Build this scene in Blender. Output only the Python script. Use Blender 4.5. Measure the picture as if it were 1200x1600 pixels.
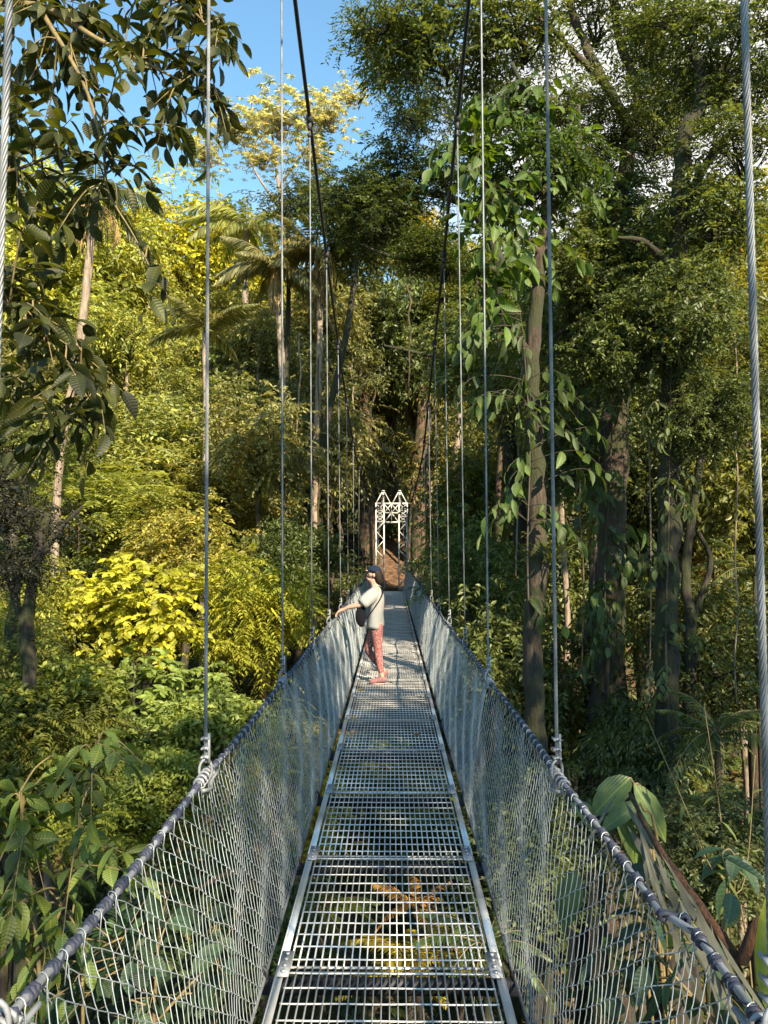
import bpy, math, random
import numpy as np
from mathutils import Vector, Matrix

S = bpy.context.scene
for o in list(bpy.data.objects):
    bpy.data.objects.remove(o)
COL = S.collection
random.seed(7)
R = math.radians

# ---------------------------------------------------------------- camera
FPX = 1150.0                      # focal length in photograph pixels (1200 x 1600)
PITCH = math.atan(53 / FPX)
YAW = math.atan(12 / FPX)
cd = bpy.data.cameras.new('camera')
cam = bpy.data.objects.new('camera', cd)
COL.objects.link(cam)
cam.location = (0, 0, 1.89)
cam.rotation_euler = (math.pi / 2 + PITCH, 0, YAW)
cd.sensor_fit = 'VERTICAL'
cd.sensor_height = 36.0
cd.sensor_width = 27.0
cd.lens = FPX / 1600 * 36
cd.clip_start = 0.05
cd.clip_end = 600
S.camera = cam
CR = cam.rotation_euler.to_matrix()

def P(px, py, Y):
    """point of the place at distance Y along the bridge that the photograph shows at (px, py)"""
    d = CR @ Vector(((px - 600) / FPX, (800 - py) / FPX, -1))
    k = Y / d.y
    return Vector((d.x * k, Y, 1.89 + d.z * k))

# ---------------------------------------------------------------- light
SUN_DIR = Vector((0.40, -0.75, 0.60)).normalized()      # towards the sun
sl = bpy.data.lights.new('sun', 'SUN')
sl.energy = 5.0
sl.angle = R(0.55)
sl.color = (1.0, 0.85, 0.60)
so = bpy.data.objects.new('sun', sl)
COL.objects.link(so)
so.rotation_euler = SUN_DIR.to_track_quat('Z', 'Y').to_euler()
so.location = SUN_DIR * 60

W = bpy.data.worlds.new('World')
S.world = W
W.use_nodes = True
nt = W.node_tree
nt.nodes.clear()
N = nt.nodes.new
L = nt.links.new
out = N('ShaderNodeOutputWorld')
sky = N('ShaderNodeTexSky')
sky.sky_type = 'NISHITA'
sky.sun_disc = False
sky.sun_elevation = math.asin(SUN_DIR.z)
sky.sun_rotation = math.atan2(SUN_DIR.x, SUN_DIR.y)
sky.air_density = 1.2
sky.dust_density = 0.3
sky.ozone_density = 1.0
bg = N('ShaderNodeBackground')
bg.inputs[1].default_value = 0.09
tint = N('ShaderNodeVectorMath')
tint.operation = 'MULTIPLY'
tint.inputs[1].default_value = (0.80, 1.08, 1.10)
L(sky.outputs[0], tint.inputs[0])
L(tint.outputs[0], bg.inputs[0])
bg2 = N('ShaderNodeBackground')
bg2.inputs[0].default_value = (1.0, 0.99, 0.97, 1)
bg2.inputs[1].default_value = 0.42
tc = N('ShaderNodeTexCoord')
noi = N('ShaderNodeTexNoise')
noi.inputs['Scale'].default_value = 3.2
noi.inputs['Detail'].default_value = 9
noi.inputs['Roughness'].default_value = 0.6
noi.inputs['Distortion'].default_value = 0.3
mp = N('ShaderNodeMapping')
mp.inputs['Scale'].default_value = (1, 1, 2.0)
L(tc.outputs['Generated'], mp.inputs[0])
L(mp.outputs[0], noi.inputs['Vector'])
# the big cloud bank stands over the right bank; thin wisps elsewhere
cdir = (P(1060, 300, 50) - cam.location).normalized()
dot = N('ShaderNodeVectorMath')
dot.operation = 'DOT_PRODUCT'
dot.inputs[1].default_value = cdir
L(tc.outputs['Generated'], dot.inputs[0])
mr = N('ShaderNodeMapRange')
mr.inputs['From Min'].default_value = 0.93
mr.inputs['From Max'].default_value = 0.985
mr.inputs['To Min'].default_value = -0.02
mr.inputs['To Max'].default_value = 0.34
mr.clamp = True
L(dot.outputs['Value'], mr.inputs['Value'])
ad = N('ShaderNodeMath')
ad.operation = 'ADD'
L(noi.outputs['Fac'], ad.inputs[0])
L(mr.outputs[0], ad.inputs[1])
rp = N('ShaderNodeMapRange')
rp.inputs['From Min'].default_value = 0.56
rp.inputs['From Max'].default_value = 0.76
rp.clamp = True
L(ad.outputs[0], rp.inputs['Value'])
mx = N('ShaderNodeMixShader')
L(rp.outputs[0], mx.inputs[0])
L(bg.outputs[0], mx.inputs[1])
L(bg2.outputs[0], mx.inputs[2])
L(mx.outputs[0], out.inputs[0])

S.view_settings.view_transform = 'Standard'
S.view_settings.look = 'None'
S.view_settings.gamma = 1
S.view_settings.exposure = 1.6
S.render.engine = 'CYCLES'
S.cycles.max_bounces = 6
S.cycles.diffuse_bounces = 3
S.cycles.transmission_bounces = 4
S.cycles.glossy_bounces = 2
S.render.resolution_x = 768
S.render.resolution_y = 1024

# ---------------------------------------------------------------- materials
def new_mat(name):
    m = bpy.data.materials.new(name)
    m.use_nodes = True
    return m, m.node_tree, m.node_tree.nodes['Principled BSDF']

def leaf_material(name, veins=0.0, trans=0.44, gloss=0.45, pleats=0.0):
    m, t, b = new_mat(name)
    n = t.nodes.new
    l = t.links.new
    oi = n('ShaderNodeObjectInfo')
    at = n('ShaderNodeAttribute')
    at.attribute_name = 'lv'
    # brightness per leaf
    vr = n('ShaderNodeMapRange')
    vr.inputs['To Min'].default_value = 0.4
    vr.inputs['To Max'].default_value = 1.8
    l(at.outputs['Fac'], vr.inputs['Value'])
    sc = n('ShaderNodeVectorMath')
    sc.operation = 'SCALE'
    l(oi.outputs['Color'], sc.inputs[0])
    l(vr.outputs[0], sc.inputs['Scale'])
    # a few leaves turn yellow or brown
    cr = n('ShaderNodeValToRGB')
    cr.color_ramp.interpolation = 'CONSTANT'
    e = cr.color_ramp.elements
    e[0].position = 0
    e[0].color = (0, 0, 0, 1)
    e[1].position = 0.965
    e[1].color = (1, 1, 1, 1)
    l(at.outputs['Fac'], cr.inputs[0])
    mixc = n('ShaderNodeMix')
    mixc.data_type = 'RGBA'
    l(cr.outputs[0], mixc.inputs[0])
    l(sc.outputs[0], mixc.inputs[6])
    mixc.inputs[7].default_value = (0.26, 0.19, 0.035, 1)
    colour = mixc.outputs[2]
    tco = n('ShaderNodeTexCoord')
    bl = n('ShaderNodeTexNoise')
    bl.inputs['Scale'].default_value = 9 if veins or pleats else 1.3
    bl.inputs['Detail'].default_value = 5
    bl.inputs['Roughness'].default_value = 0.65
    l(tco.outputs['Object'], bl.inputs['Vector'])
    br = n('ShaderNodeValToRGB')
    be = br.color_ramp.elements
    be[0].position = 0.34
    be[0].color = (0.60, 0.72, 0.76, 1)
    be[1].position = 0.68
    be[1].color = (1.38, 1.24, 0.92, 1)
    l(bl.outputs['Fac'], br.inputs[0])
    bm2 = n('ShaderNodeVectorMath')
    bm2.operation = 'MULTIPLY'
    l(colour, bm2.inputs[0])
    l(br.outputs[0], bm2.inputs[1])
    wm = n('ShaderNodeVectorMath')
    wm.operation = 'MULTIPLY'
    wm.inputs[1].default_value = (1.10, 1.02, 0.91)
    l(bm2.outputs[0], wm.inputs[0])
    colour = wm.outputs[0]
    if veins or pleats:
        uv = n('ShaderNodeUVMap')
        sp = n('ShaderNodeSeparateXYZ')
        l(uv.outputs[0], sp.inputs[0])
        ab = n('ShaderNodeMath')
        ab.operation = 'ABSOLUTE'
        l(sp.outputs['Y'], ab.inputs[0])
        s1 = n('ShaderNodeMath')
        s1.operation = 'MULTIPLY_ADD'
        s1.inputs[1].default_value = -0.22 if not pleats else 0.0
        l(ab.outputs[0], s1.inputs[0])
        l(sp.outputs['X'], s1.inputs[2])
        if pleats:
            l(ab.outputs[0], s1.inputs[2])
        f = n('ShaderNodeMath')
        f.operation = 'MULTIPLY'
        f.inputs[1].default_value = 62 if not pleats else 70
        l(s1.outputs[0], f.inputs[0])
        si = n('ShaderNodeMath')
        si.operation = 'SINE'
        l(f.outputs[0], si.inputs[0])
        # bump
        bp = n('ShaderNodeBump')
        bp.inputs['Strength'].default_value = 0.6
        bp.inputs['Distance'].default_value = 0.001
        l(si.outputs[0], bp.inputs['Height'])
        l(bp.outputs[0], b.inputs['Normal'])
        g = n('ShaderNodeMapRange')
        g.inputs['From Min'].default_value = 0.80
        g.inputs['From Max'].default_value = 1.0
        g.inputs['To Max'].default_value = 0.16
        l(si.outputs[0], g.inputs['Value'])
        # midrib
        mrb = n('ShaderNodeMapRange')
        mrb.inputs['From Min'].default_value = 0.05
        mrb.inputs['From Max'].default_value = 0.02
        l(ab.outputs[0], mrb.inputs['Value'])
        mxm = n('ShaderNodeMath')
        mxm.operation = 'MAXIMUM'
        l(g.outputs[0], mxm.inputs[0])
        l(mrb.outputs[0], mxm.inputs[1])
        lt = n('ShaderNodeVectorMath')
        lt.operation = 'MULTIPLY'
        lt.inputs[1].default_value = (1.7, 1.5, 1.5)
        l(colour, lt.inputs[0])
        m2 = n('ShaderNodeMix')
        m2.data_type = 'RGBA'
        l(mxm.outputs[0], m2.inputs[0])
        l(colour, m2.inputs[6])
        l(lt.outputs[0], m2.inputs[7])
        colour = m2.outputs[2]
    l(colour, b.inputs['Base Color'])
    b.inputs['Roughness'].default_value = gloss
    b.inputs['Specular IOR Level'].default_value = 0.5
    tr = n('ShaderNodeBsdfTranslucent')
    tm = n('ShaderNodeVectorMath')
    tm.operation = 'MULTIPLY'
    tm.inputs[1].default_value = (1.75, 1.55, 0.6)
    l(colour, tm.inputs[0])
    l(tm.outputs[0], tr.inputs[0])
    ms = n('ShaderNodeMixShader')
    ms.inputs[0].default_value = trans
    l(b.outputs[0], ms.inputs[1])
    l(tr.outputs[0], ms.inputs[2])
    l(ms.outputs[0], t.nodes['Material Output'].inputs['Surface'])
    return m

def bark_material(name, c1, c2, moss=(0.035, 0.038, 0.014), moss_amt=0.5, scale=3.0):
    m, t, b = new_mat(name)
    n = t.nodes.new
    l = t.links.new
    tcn = n('ShaderNodeTexCoord')
    mpn = n('ShaderNodeMapping')
    mpn.inputs['Scale'].default_value = (1, 1, 0.22)
    l(tcn.outputs['Object'], mpn.inputs[0])
    a = n('ShaderNodeTexNoise')
    a.inputs['Scale'].default_value = scale * 6
    a.inputs['Detail'].default_value = 8
    a.inputs['Roughness'].default_value = 0.7
    l(mpn.outputs[0], a.inputs['Vector'])
    r = n('ShaderNodeValToRGB')
    r.color_ramp.elements[0].position = 0.35
    r.color_ramp.elements[0].color = (*c1, 1)
    r.color_ramp.elements[1].position = 0.65
    r.color_ramp.elements[1].color = (*c2, 1)
    l(a.outputs['Fac'], r.inputs[0])
    q = n('ShaderNodeTexNoise')
    q.inputs['Scale'].default_value = scale * 0.9
    q.inputs['Detail'].default_value = 6
    l(tcn.outputs['Object'], q.inputs['Vector'])
    mr_ = n('ShaderNodeMapRange')
    mr_.inputs['From Min'].default_value = 0.62 - moss_amt * 0.25
    mr_.inputs['From Max'].default_value = 0.70 - moss_amt * 0.2
    l(q.outputs['Fac'], mr_.inputs['Value'])
    mm = n('ShaderNodeMix')
    mm.data_type = 'RGBA'
    l(mr_.outputs[0], mm.inputs[0])
    l(r.outputs[0], mm.inputs[6])
    mm.inputs[7].default_value = (*moss, 1)
    l(mm.outputs[2], b.inputs['Base Color'])
    b.inputs['Roughness'].default_value = 0.95
    bp = n('ShaderNodeBump')
    bp.inputs['Strength'].default_value = 1.0
    bp.inputs['Distance'].default_value = 0.06
    l(a.outputs['Fac'], bp.inputs['Height'])
    l(bp.outputs[0], b.inputs['Normal'])
    return m

def plain(name, col, rough=0.6, metal=0.0, noise=0.12, nscale=25, bump=0.0, spec=0.5):
    m, t, b = new_mat(name)
    n = t.nodes.new
    l = t.links.new
    tcn = n('ShaderNodeTexCoord')
    a = n('ShaderNodeTexNoise')
    a.inputs['Scale'].default_value = nscale
    a.inputs['Detail'].default_value = 6
    l(tcn.outputs['Object'], a.inputs['Vector'])
    r = n('ShaderNodeValToRGB')
    r.color_ramp.elements[0].position = 0.3
    r.color_ramp.elements[0].color = (*[c * (1 - noise) for c in col], 1)
    r.color_ramp.elements[1].position = 0.7
    r.color_ramp.elements[1].color = (*[min(1, c * (1 + noise)) for c in col], 1)
    l(a.outputs['Fac'], r.inputs[0])
    l(r.outputs[0], b.inputs['Base Color'])
    b.inputs['Roughness'].default_value = rough
    b.inputs['Metallic'].default_value = metal
    b.inputs['Specular IOR Level'].default_value = spec
    if bump:
        bp = n('ShaderNodeBump')
        bp.inputs['Strength'].default_value = bump
        bp.inputs['Distance'].default_value = 0.01
        l(a.outputs['Fac'], bp.inputs['Height'])
        l(bp.outputs[0], b.inputs['Normal'])
    return m

M = dict(
    leaf=leaf_material('small_leaf'),
    bigleaf=leaf_material('veined_leaf', veins=1, trans=0.42, gloss=0.55),
    pleat=leaf_material('pleated_leaf', pleats=1, trans=0.3, gloss=0.4),
    dryleaf=plain('dry_leaf', (0.10, 0.10, 0.075), 0.9, noise=0.4, nscale=9),
    straw=plain('dead_frond', (0.30, 0.20, 0.09), 0.9, noise=0.4, nscale=9),
    bark=bark_material('brown_bark', (0.025, 0.017, 0.012), (0.10, 0.072, 0.05), moss_amt=0.7),
    rbark=bark_material('red_bark', (0.035, 0.02, 0.014), (0.17, 0.098, 0.06), moss_amt=0.6),
    pbark=bark_material('pale_bark', (0.14, 0.10, 0.075), (0.36, 0.28, 0.21), moss_amt=0.2, scale=2),
    dbark=bark_material('dark_bark', (0.012, 0.010, 0.009), (0.06, 0.045, 0.035), moss_amt=0.8),
    twig=plain('twig_bark', (0.16, 0.12, 0.05), 0.8, noise=0.3),
    dtwig=plain('dark_twig_bark', (0.05, 0.04, 0.028), 0.85, noise=0.3),
    steel=plain('galvanised_steel', (0.27, 0.28, 0.30), 0.5, 0.4, 0.35, 9),
    deck=plain('galvanised_grating', (0.60, 0.585, 0.565), 0.42, 0.4, 0.4, 2.3),
    wire=plain('galvanised_wire', (0.33, 0.365, 0.39), 0.42, 0.4, 0.25, 20),
    rope=plain('steel_rope', (0.15, 0.16, 0.175), 0.55, 0.3, 0.45, 9),
    darkrope=plain('dark_steel_rope', (0.035, 0.035, 0.04), 0.6, 0.3, 0.3, 30),
    lash=plain('navy_lashing', (0.022, 0.027, 0.05), 0.7, 0, 0.3, 40),
    white=plain('white_paint', (0.44, 0.43, 0.42), 0.6, 0, 0.35, 3),
)

# ---------------------------------------------------------------- mesh helpers
def link(name, me, mat=None, parent=None):
    o = bpy.data.objects.new(name, me)
    COL.objects.link(o)
    if mat is not None and len(me.materials) == 0:
        me.materials.append(mat)
    if parent is not None:
        o.parent = parent
    return o

def mesh_np(name, V, F, smooth=False, attrs=None, uv=None):
    """V (n,3); F list of faces arrays grouped by size: [(k,(m,k) array)]"""
    me = bpy.data.meshes.new(name)
    V = np.asarray(V, dtype=np.float32)
    me.vertices.add(len(V))
    me.vertices.foreach_set('co', V.ravel())
    loops = []
    starts = []
    pos = 0
    for A in F:
        A = np.asarray(A, dtype=np.int32)
        if A.size == 0:
            continue
        k = A.shape[1]
        loops.append(A.ravel())
        starts.append(np.arange(len(A), dtype=np.int32) * k + pos)
        pos += A.size
    loops = np.concatenate(loops)
    starts = np.concatenate(starts)
    me.loops.add(len(loops))
    me.loops.foreach_set('vertex_index', loops)
    me.polygons.add(len(starts))
    me.polygons.foreach_set('loop_start', starts)
    if smooth:
        me.polygons.foreach_set('use_smooth', np.ones(len(starts), dtype=bool))
    if attrs:
        for k, a in attrs.items():
            at = me.attributes.new(k, 'FLOAT', 'POINT')
            at.data.foreach_set('value', np.asarray(a, dtype=np.float32))
    if uv is not None:
        ul = me.uv_layers.new(name='UVMap')
        ul.data.foreach_set('uv', np.asarray(uv, dtype=np.float32)[loops].ravel())
    me.update(calc_edges=True)
    return me

class MB:
    """collects tubes, boxes and lofts into one mesh"""
    def __init__(self):
        self.v = []
        self.q = []
        self.t = []
        self.n = 0
    def add(self, V, Q=None, T=None):
        V = np.asarray(V, dtype=np.float64)
        if Q is not None and len(Q):
            self.q.append(np.asarray(Q) + self.n)
        if T is not None and len(T):
            self.t.append(np.asarray(T) + self.n)
        self.v.append(V)
        self.n += len(V)
    def box(self, c, s, rot=None):
        x, y, z = [a / 2 for a in s]
        V = np.array([(-x, -y, -z), (x, -y, -z), (x, y, -z), (-x, y, -z), (-x, -y, z), (x, -y, z), (x, y, z), (-x, y, z)])
        if rot is not None:
            V = V @ np.array(rot).T
        self.add(V + np.array(c), [(0, 3, 2, 1), (4, 5, 6, 7), (0, 1, 5, 4), (1, 2, 6, 5), (2, 3, 7, 6), (3, 0, 4, 7)])
    def tube(self, pts, rad, sides=6, cap=True, twist=0.0, lobes=0, amp=0.0):
        pts = np.asarray([tuple(p) for p in pts], dtype=np.float64)
        n = len(pts)
        if np.isscalar(rad):
            rad = np.full(n, rad)
        rad = np.asarray(rad, dtype=np.float64)
        tan = np.zeros_like(pts)
        tan[1:-1] = pts[2:] - pts[:-2]
        tan[0] = pts[1] - pts[0]
        tan[-1] = pts[-1] - pts[-2]
        tan /= np.linalg.norm(tan, axis=1)[:, None] + 1e-12
        up = np.array([0, 0, 1.0]) if abs(tan[0][2]) < 0.9 else np.array([1.0, 0, 0])
        A = np.zeros_like(pts)
        B = np.zeros_like(pts)
        a = np.cross(up, tan[0])
        a /= np.linalg.norm(a)
        for i in range(n):
            a = a - tan[i] * np.dot(a, tan[i])
            a /= np.linalg.norm(a) + 1e-12
            A[i] = a
            B[i] = np.cross(tan[i], a)
        th = np.linspace(0, 2 * np.pi, sides, endpoint=False)
        if lobes:
            ln = np.concatenate([[0], np.cumsum(np.linalg.norm(np.diff(pts, axis=0), axis=1))])
            rr = rad[:, None] * (1 + amp * np.cos(lobes * (th[None, :] - twist * ln[:, None])))
        else:
            rr = rad[:, None] * np.ones(sides)[None, :]
        V = pts[:, None, :] + rr[:, :, None] * (np.cos(th)[None, :, None] * A[:, None, :] + np.sin(th)[None, :, None] * B[:, None, :])
        V = V.reshape(-1, 3)
        i = np.arange(n - 1)[:, None] * sides
        j = np.arange(sides)[None, :]
        j2 = (j + 1) % sides
        Q = np.stack([i + j, i + j2, i + sides + j2, i + sides + j], axis=-1).reshape(-1, 4)
        T = []
        if cap:
            V = np.vstack([V, pts[0], pts[-1]])
            c0 = n * sides
            for k in range(sides):
                T.append((c0, (k + 1) % sides, k))
                T.append((c0 + 1, (n - 1) * sides + k, (n - 1) * sides + (k + 1) % sides))
        self.add(V, Q, T)
    def segs(self, A, B, r, sides=4):
        """many straight thin rods at once; A, B (n,3)"""
        A = np.asarray(A, float)
        B = np.asarray(B, float)
        d = B - A
        d /= np.linalg.norm(d, axis=1)[:, None] + 1e-12
        up = np.where(np.abs(d[:, 2:3]) > 0.9, np.array([[1.0, 0, 0]]), np.array([[0, 0, 1.0]]))
        a = np.cross(up, d)
        a /= np.linalg.norm(a, axis=1)[:, None] + 1e-12
        b = np.cross(d, a)
        th = np.linspace(0, 2 * np.pi, sides, endpoint=False)
        off = r * (np.cos(th)[None, :, None] * a[:, None, :] + np.sin(th)[None, :, None] * b[:, None, :])
        V = np.concatenate([A[:, None, :] + off, B[:, None, :] + off], axis=1)
        n = len(A)
        base = np.arange(n)[:, None] * 2 * sides
        j = np.arange(sides)[None, :]
        j2 = (j + 1) % sides
        Q = np.stack([base + j, base + j2, base + sides + j2, base + sides + j], -1).reshape(-1, 4)
        self.add(V.reshape(-1, 3), Q)
    def loft(self, rings, cap=True):
        """rings: list of equal-length point lists"""
        k = len(rings[0])
        V = np.array(rings).reshape(-1, 3)
        Q = []
        for i in range(len(rings) - 1):
            for j in range(k):
                j2 = (j + 1) % k
                Q.append((i * k + j, i * k + j2, (i + 1) * k + j2, (i + 1) * k + j))
        T = []
        if cap:
            V = np.vstack([V, np.mean(rings[0], axis=0), np.mean(rings[-1], axis=0)])
            c0 = len(rings) * k
            for j in range(k):
                T.append((c0, (j + 1) % k, j))
                T.append((c0 + 1, (len(rings) - 1) * k + j, (len(rings) - 1) * k + (j + 1) % k))
        self.add(V, Q, T)
    def mesh(self, name, smooth=False):
        F = []
        if self.q:
            F.append(np.concatenate(self.q))
        if self.t:
            F.append(np.concatenate(self.t))
        return mesh_np(name, np.concatenate(self.v), F, smooth)
    def build(self, name, mat, parent=None, smooth=False):
        return link(name, self.mesh(name, smooth), mat, parent)

def smooth_path(pts, n=4):
    """Catmull-Rom through pts; pts of any dimension"""
    p = np.asarray([tuple(q) for q in pts], float)
    if len(p) < 3:
        t = np.linspace(0, 1, n + 1)[:, None]
        return p[0] * (1 - t) + p[-1] * t
    e = np.vstack([2 * p[0] - p[1], p, 2 * p[-1] - p[-2]])
    o = []
    for i in range(len(p) - 1):
        a, b, c, d = e[i:i + 4]
        for t in np.linspace(0, 1, n, endpoint=False):
            o.append(0.5 * ((2 * b) + (-a + c) * t + (2 * a - 5 * b + 4 * c - d) * t * t + (-a + 3 * b - 3 * c + d) * t ** 3))
    o.append(p[-1])
    return np.array(o)

def thing(name, label, cat, loc=(0, 0, 0), group=None):
    o = bpy.data.objects.new(name, None)
    o.empty_display_size = 0.2
    COL.objects.link(o)
    o.location = loc
    tag(o, label, cat, group)
    return o

def tag(o, label=None, cat=None, group=None, kind=None):
    if label:
        o['label'] = label
    if cat:
        o['category'] = cat
    if group:
        o['group'] = group
    if kind:
        o['kind'] = kind
    return o

# ---------------------------------------------------------------- leaves
def tmpl(kind):
    if kind == 0:      # small folded leaf
        V = np.array([(0, 0, 0), (0.45, 0.5, 0.10), (1, 0, -0.06), (0.45, -0.5, 0.10)])
        return V, None, np.array([(0, 1, 2), (0, 2, 3)])
    if kind == 1:      # larger curved leaf with pointed tip
        ts = [0, 0.12, 0.32, 0.55, 0.78, 0.92, 1.0]
        ws = [0.02, 0.55, 0.95, 1.0, 0.66, 0.24, 0.0]
        V = []
        for t_, w_ in zip(ts, ws):
            dz = -0.22 * t_ * t_
            for s in (-1, 0, 1):
                V.append((t_, 0.5 * w_ * s, dz + 0.09 * abs(s) * w_ + 0.012 * math.sin(t_ * 17) * abs(s)))
        Q = []
        for i in range(6):
            for j in range(2):
                a = i * 3 + j
                Q.append((a, a + 3, a + 4, a + 1))
        return np.array(V), np.array(Q), None
    if kind == 2:      # long narrow leaflet
        V = np.array([(0, 0, 0), (0.3, 0.5, 0.02), (0.3, -0.5, 0.02), (0.7, 0.38, -0.10), (0.7, -0.38, -0.10), (1, 0, -0.3)])
        return V, np.array([(2, 1, 0, 0), (2, 4, 3, 1)])[1:], np.array([(0, 2, 1), (4, 5, 3)])

def unit(a):
    return a / (np.linalg.norm(a, axis=-1, keepdims=True) + 1e-9)

class Leaves:
    def __init__(self, kind=0):
        self.T = tmpl(kind)
        self.d = []
    def add(self, pos, dirv, nrm, Ln, Wd, lv):
        self.d.append((np.asarray(pos, float), np.asarray(dirv, float), np.asarray(nrm, float),
                       np.asarray(Ln, float), np.asarray(Wd, float), np.asarray(lv, float)))
    def mesh(self, name, smooth=False):
        pos = np.concatenate([a[0] for a in self.d])
        dr = unit(np.concatenate([a[1] for a in self.d]))
        nm = np.concatenate([a[2] for a in self.d])
        nm = unit(nm - dr * np.sum(nm * dr, 1)[:, None])
        sd = np.cross(nm, dr)
        Ln = np.concatenate([a[3] for a in self.d])[:, None, None]
        Wd = np.concatenate([a[4] for a in self.d])[:, None, None]
        lv = np.concatenate([a[5] for a in self.d])
        TV, TQ, TT = self.T
        k = len(TV)
        V = pos[:, None, :] + Ln * TV[None, :, 0:1] * dr[:, None, :] + Wd * TV[None, :, 1:2] * sd[:, None, :] + Ln * TV[None, :, 2:3] * nm[:, None, :]
        n = len(pos)
        if k > 8:      # every leaf curls and twists by its own amount
            rv = np.random.default_rng(n)
            cu = rv.uniform(-0.7, 1.6, n)[:, None]
            tw = rv.uniform(-0.35, 0.35, n)[:, None]
            tt_ = TV[None, :, 0]
            V = V + (Ln[:, :, 0] * (-0.22 * cu * tt_ ** 2 + tw * tt_ * TV[None, :, 1]))[:, :, None] * nm[:, None, :]
        base = (np.arange(n) * k)[:, None, None]
        F = []
        if TQ is not None and len(TQ):
            F.append((base + TQ[None]).reshape(-1, 4))
        if TT is not None and len(TT):
            F.append((base + TT[None]).reshape(-1, 3))
        uv = np.tile(TV[:, :2], (n, 1))
        return mesh_np(name, V.reshape(-1, 3), F, smooth, {'lv': np.repeat(lv, k)}, uv)

def rnd_unit(rg, n):
    return unit(rg.normal(size=(n, 3)))

TW = None
def clump(Lv, rg, c, r, n, L0, W0, style):
    """one leafy clump of radius r round c"""
    if style == 'rosette':
        for q in range(max(1, n // 9)):
            cc = c + rg.normal(size=3) * r * 0.55
            a = np.linspace(0, 2 * np.pi, 9, endpoint=False) + rg.uniform(0, 1)
            d = np.stack([np.cos(a), np.sin(a), rg.uniform(-0.75, 0.1, 9)], 1)
            Lv.add(np.repeat(cc[None], 9, 0), d, np.tile([0, 0, 1.0], (9, 1)) + rg.normal(size=(9, 3)) * 0.15,
                   L0 * rg.uniform(0.8, 1.2, 9), W0 * rg.uniform(0.8, 1.2, 9), rg.uniform(0, 1, 9))
        return
    if style == 'spray':
        m = 12
        for q in range(max(1, n // m)):
            st = c + rg.normal(size=3) * r * 0.28
            d0 = unit(rg.normal(size=3) * np.array([1, 1, 0.55]) + unit(c) * 0.55)
            tl = r * rg.uniform(0.7, 1.5)
            t = np.linspace(0.15, 1, m)
            pos = st[None] + d0[None] * (t * tl)[:, None] + np.array([0, 0, -1.0])[None] * (t ** 2 * tl * rg.uniform(0.25, 0.75))[:, None]
            tan = unit(np.gradient(pos, axis=0))
            side = unit(np.cross(tan, np.array([0, 0, 1.0]) + rg.normal(size=3) * 0.4))
            sg = np.where(np.arange(m) % 2 == 0, 1, -1)[:, None]
            dd = side * sg + tan * 0.7 + np.array([0, 0, -0.35]) + rg.normal(size=(m, 3)) * 0.3
            nm = np.tile([0, 0, 0.8], (m, 1)) + rg.normal(size=(m, 3)) * 0.55
            b = rg.uniform(0, 0.55)
            Lv.add(pos, dd, nm, L0 * rg.uniform(0.7, 1.25, m), W0 * rg.uniform(0.75, 1.2, m), np.clip(b + rg.uniform(0, 0.45, m), 0, 1))
            if TW is not None:
                TW.append((st, pos[4], pos[8], pos[-1]))
        return
    if style == 'pinnate':
        for q in range(max(1, n // 14)):
            st = c + rg.normal(size=3) * r * 0.4 * np.array([1, 1, 0.6])
            d = unit(rg.normal(size=3) * np.array([1, 1, 0.35]) + (st - c) * 0.8 / r)
            d = unit(d + np.array([0, 0, -0.15]))
            side = unit(np.cross(d, [0, 0, 1.0]))
            t = np.repeat(np.linspace(0.1, 1, 7), 2)
            s = np.tile([1, -1], 7)
            ln = r * 0.85
            pos = st[None] + d[None] * (t * ln)[:, None] + np.array([0, 0, -1.0])[None] * (t * t * ln * 0.35)[:, None]
            dd = side[None] * s[:, None] + d[None] * 0.55 + np.array([0, 0, -0.35])
            b = rg.uniform(0, 0.5)
            Lv.add(pos, dd, np.tile([0, 0, 1.0], (14, 1)) + rg.normal(size=(14, 3)) * 0.2, L0 * rg.uniform(0.85, 1.15, 14),
                   W0 * rg.uniform(0.85, 1.15, 14), np.clip(b + rg.uniform(0, 0.5, 14), 0, 0.96))
        return
    u = rnd_unit(rg, n)
    u[:, 2] = np.abs(u[:, 2]) * 0.8 + u[:, 2] * 0.2
    rad = rg.uniform(0.25, 1, n) ** 0.6
    pos = c[None] + u * (rad * r)[:, None] * np.array([1, 1, 0.62])
    if style == 'droop':
        d = u * 0.5 + np.array([0, 0, -1.1]) + rg.normal(size=(n, 3)) * 0.3
        nm = u + rg.normal(size=(n, 3)) * 0.4
    else:
        d = u * np.array([1, 1, 0.3]) + np.array([0, 0, -0.35]) + rg.normal(size=(n, 3)) * 0.6
        nm = np.tile([0, 0, 0.7], (n, 1)) + u * 0.8 + rg.normal(size=(n, 3)) * 0.55
    b = rg.uniform(0, 0.45)
    Lv.add(pos, d, nm, L0 * rg.uniform(0.7, 1.25, n), W0 * rg.uniform(0.75, 1.2, n), np.clip(b + rg.uniform(0, 0.55, n), 0, 1))

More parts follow.
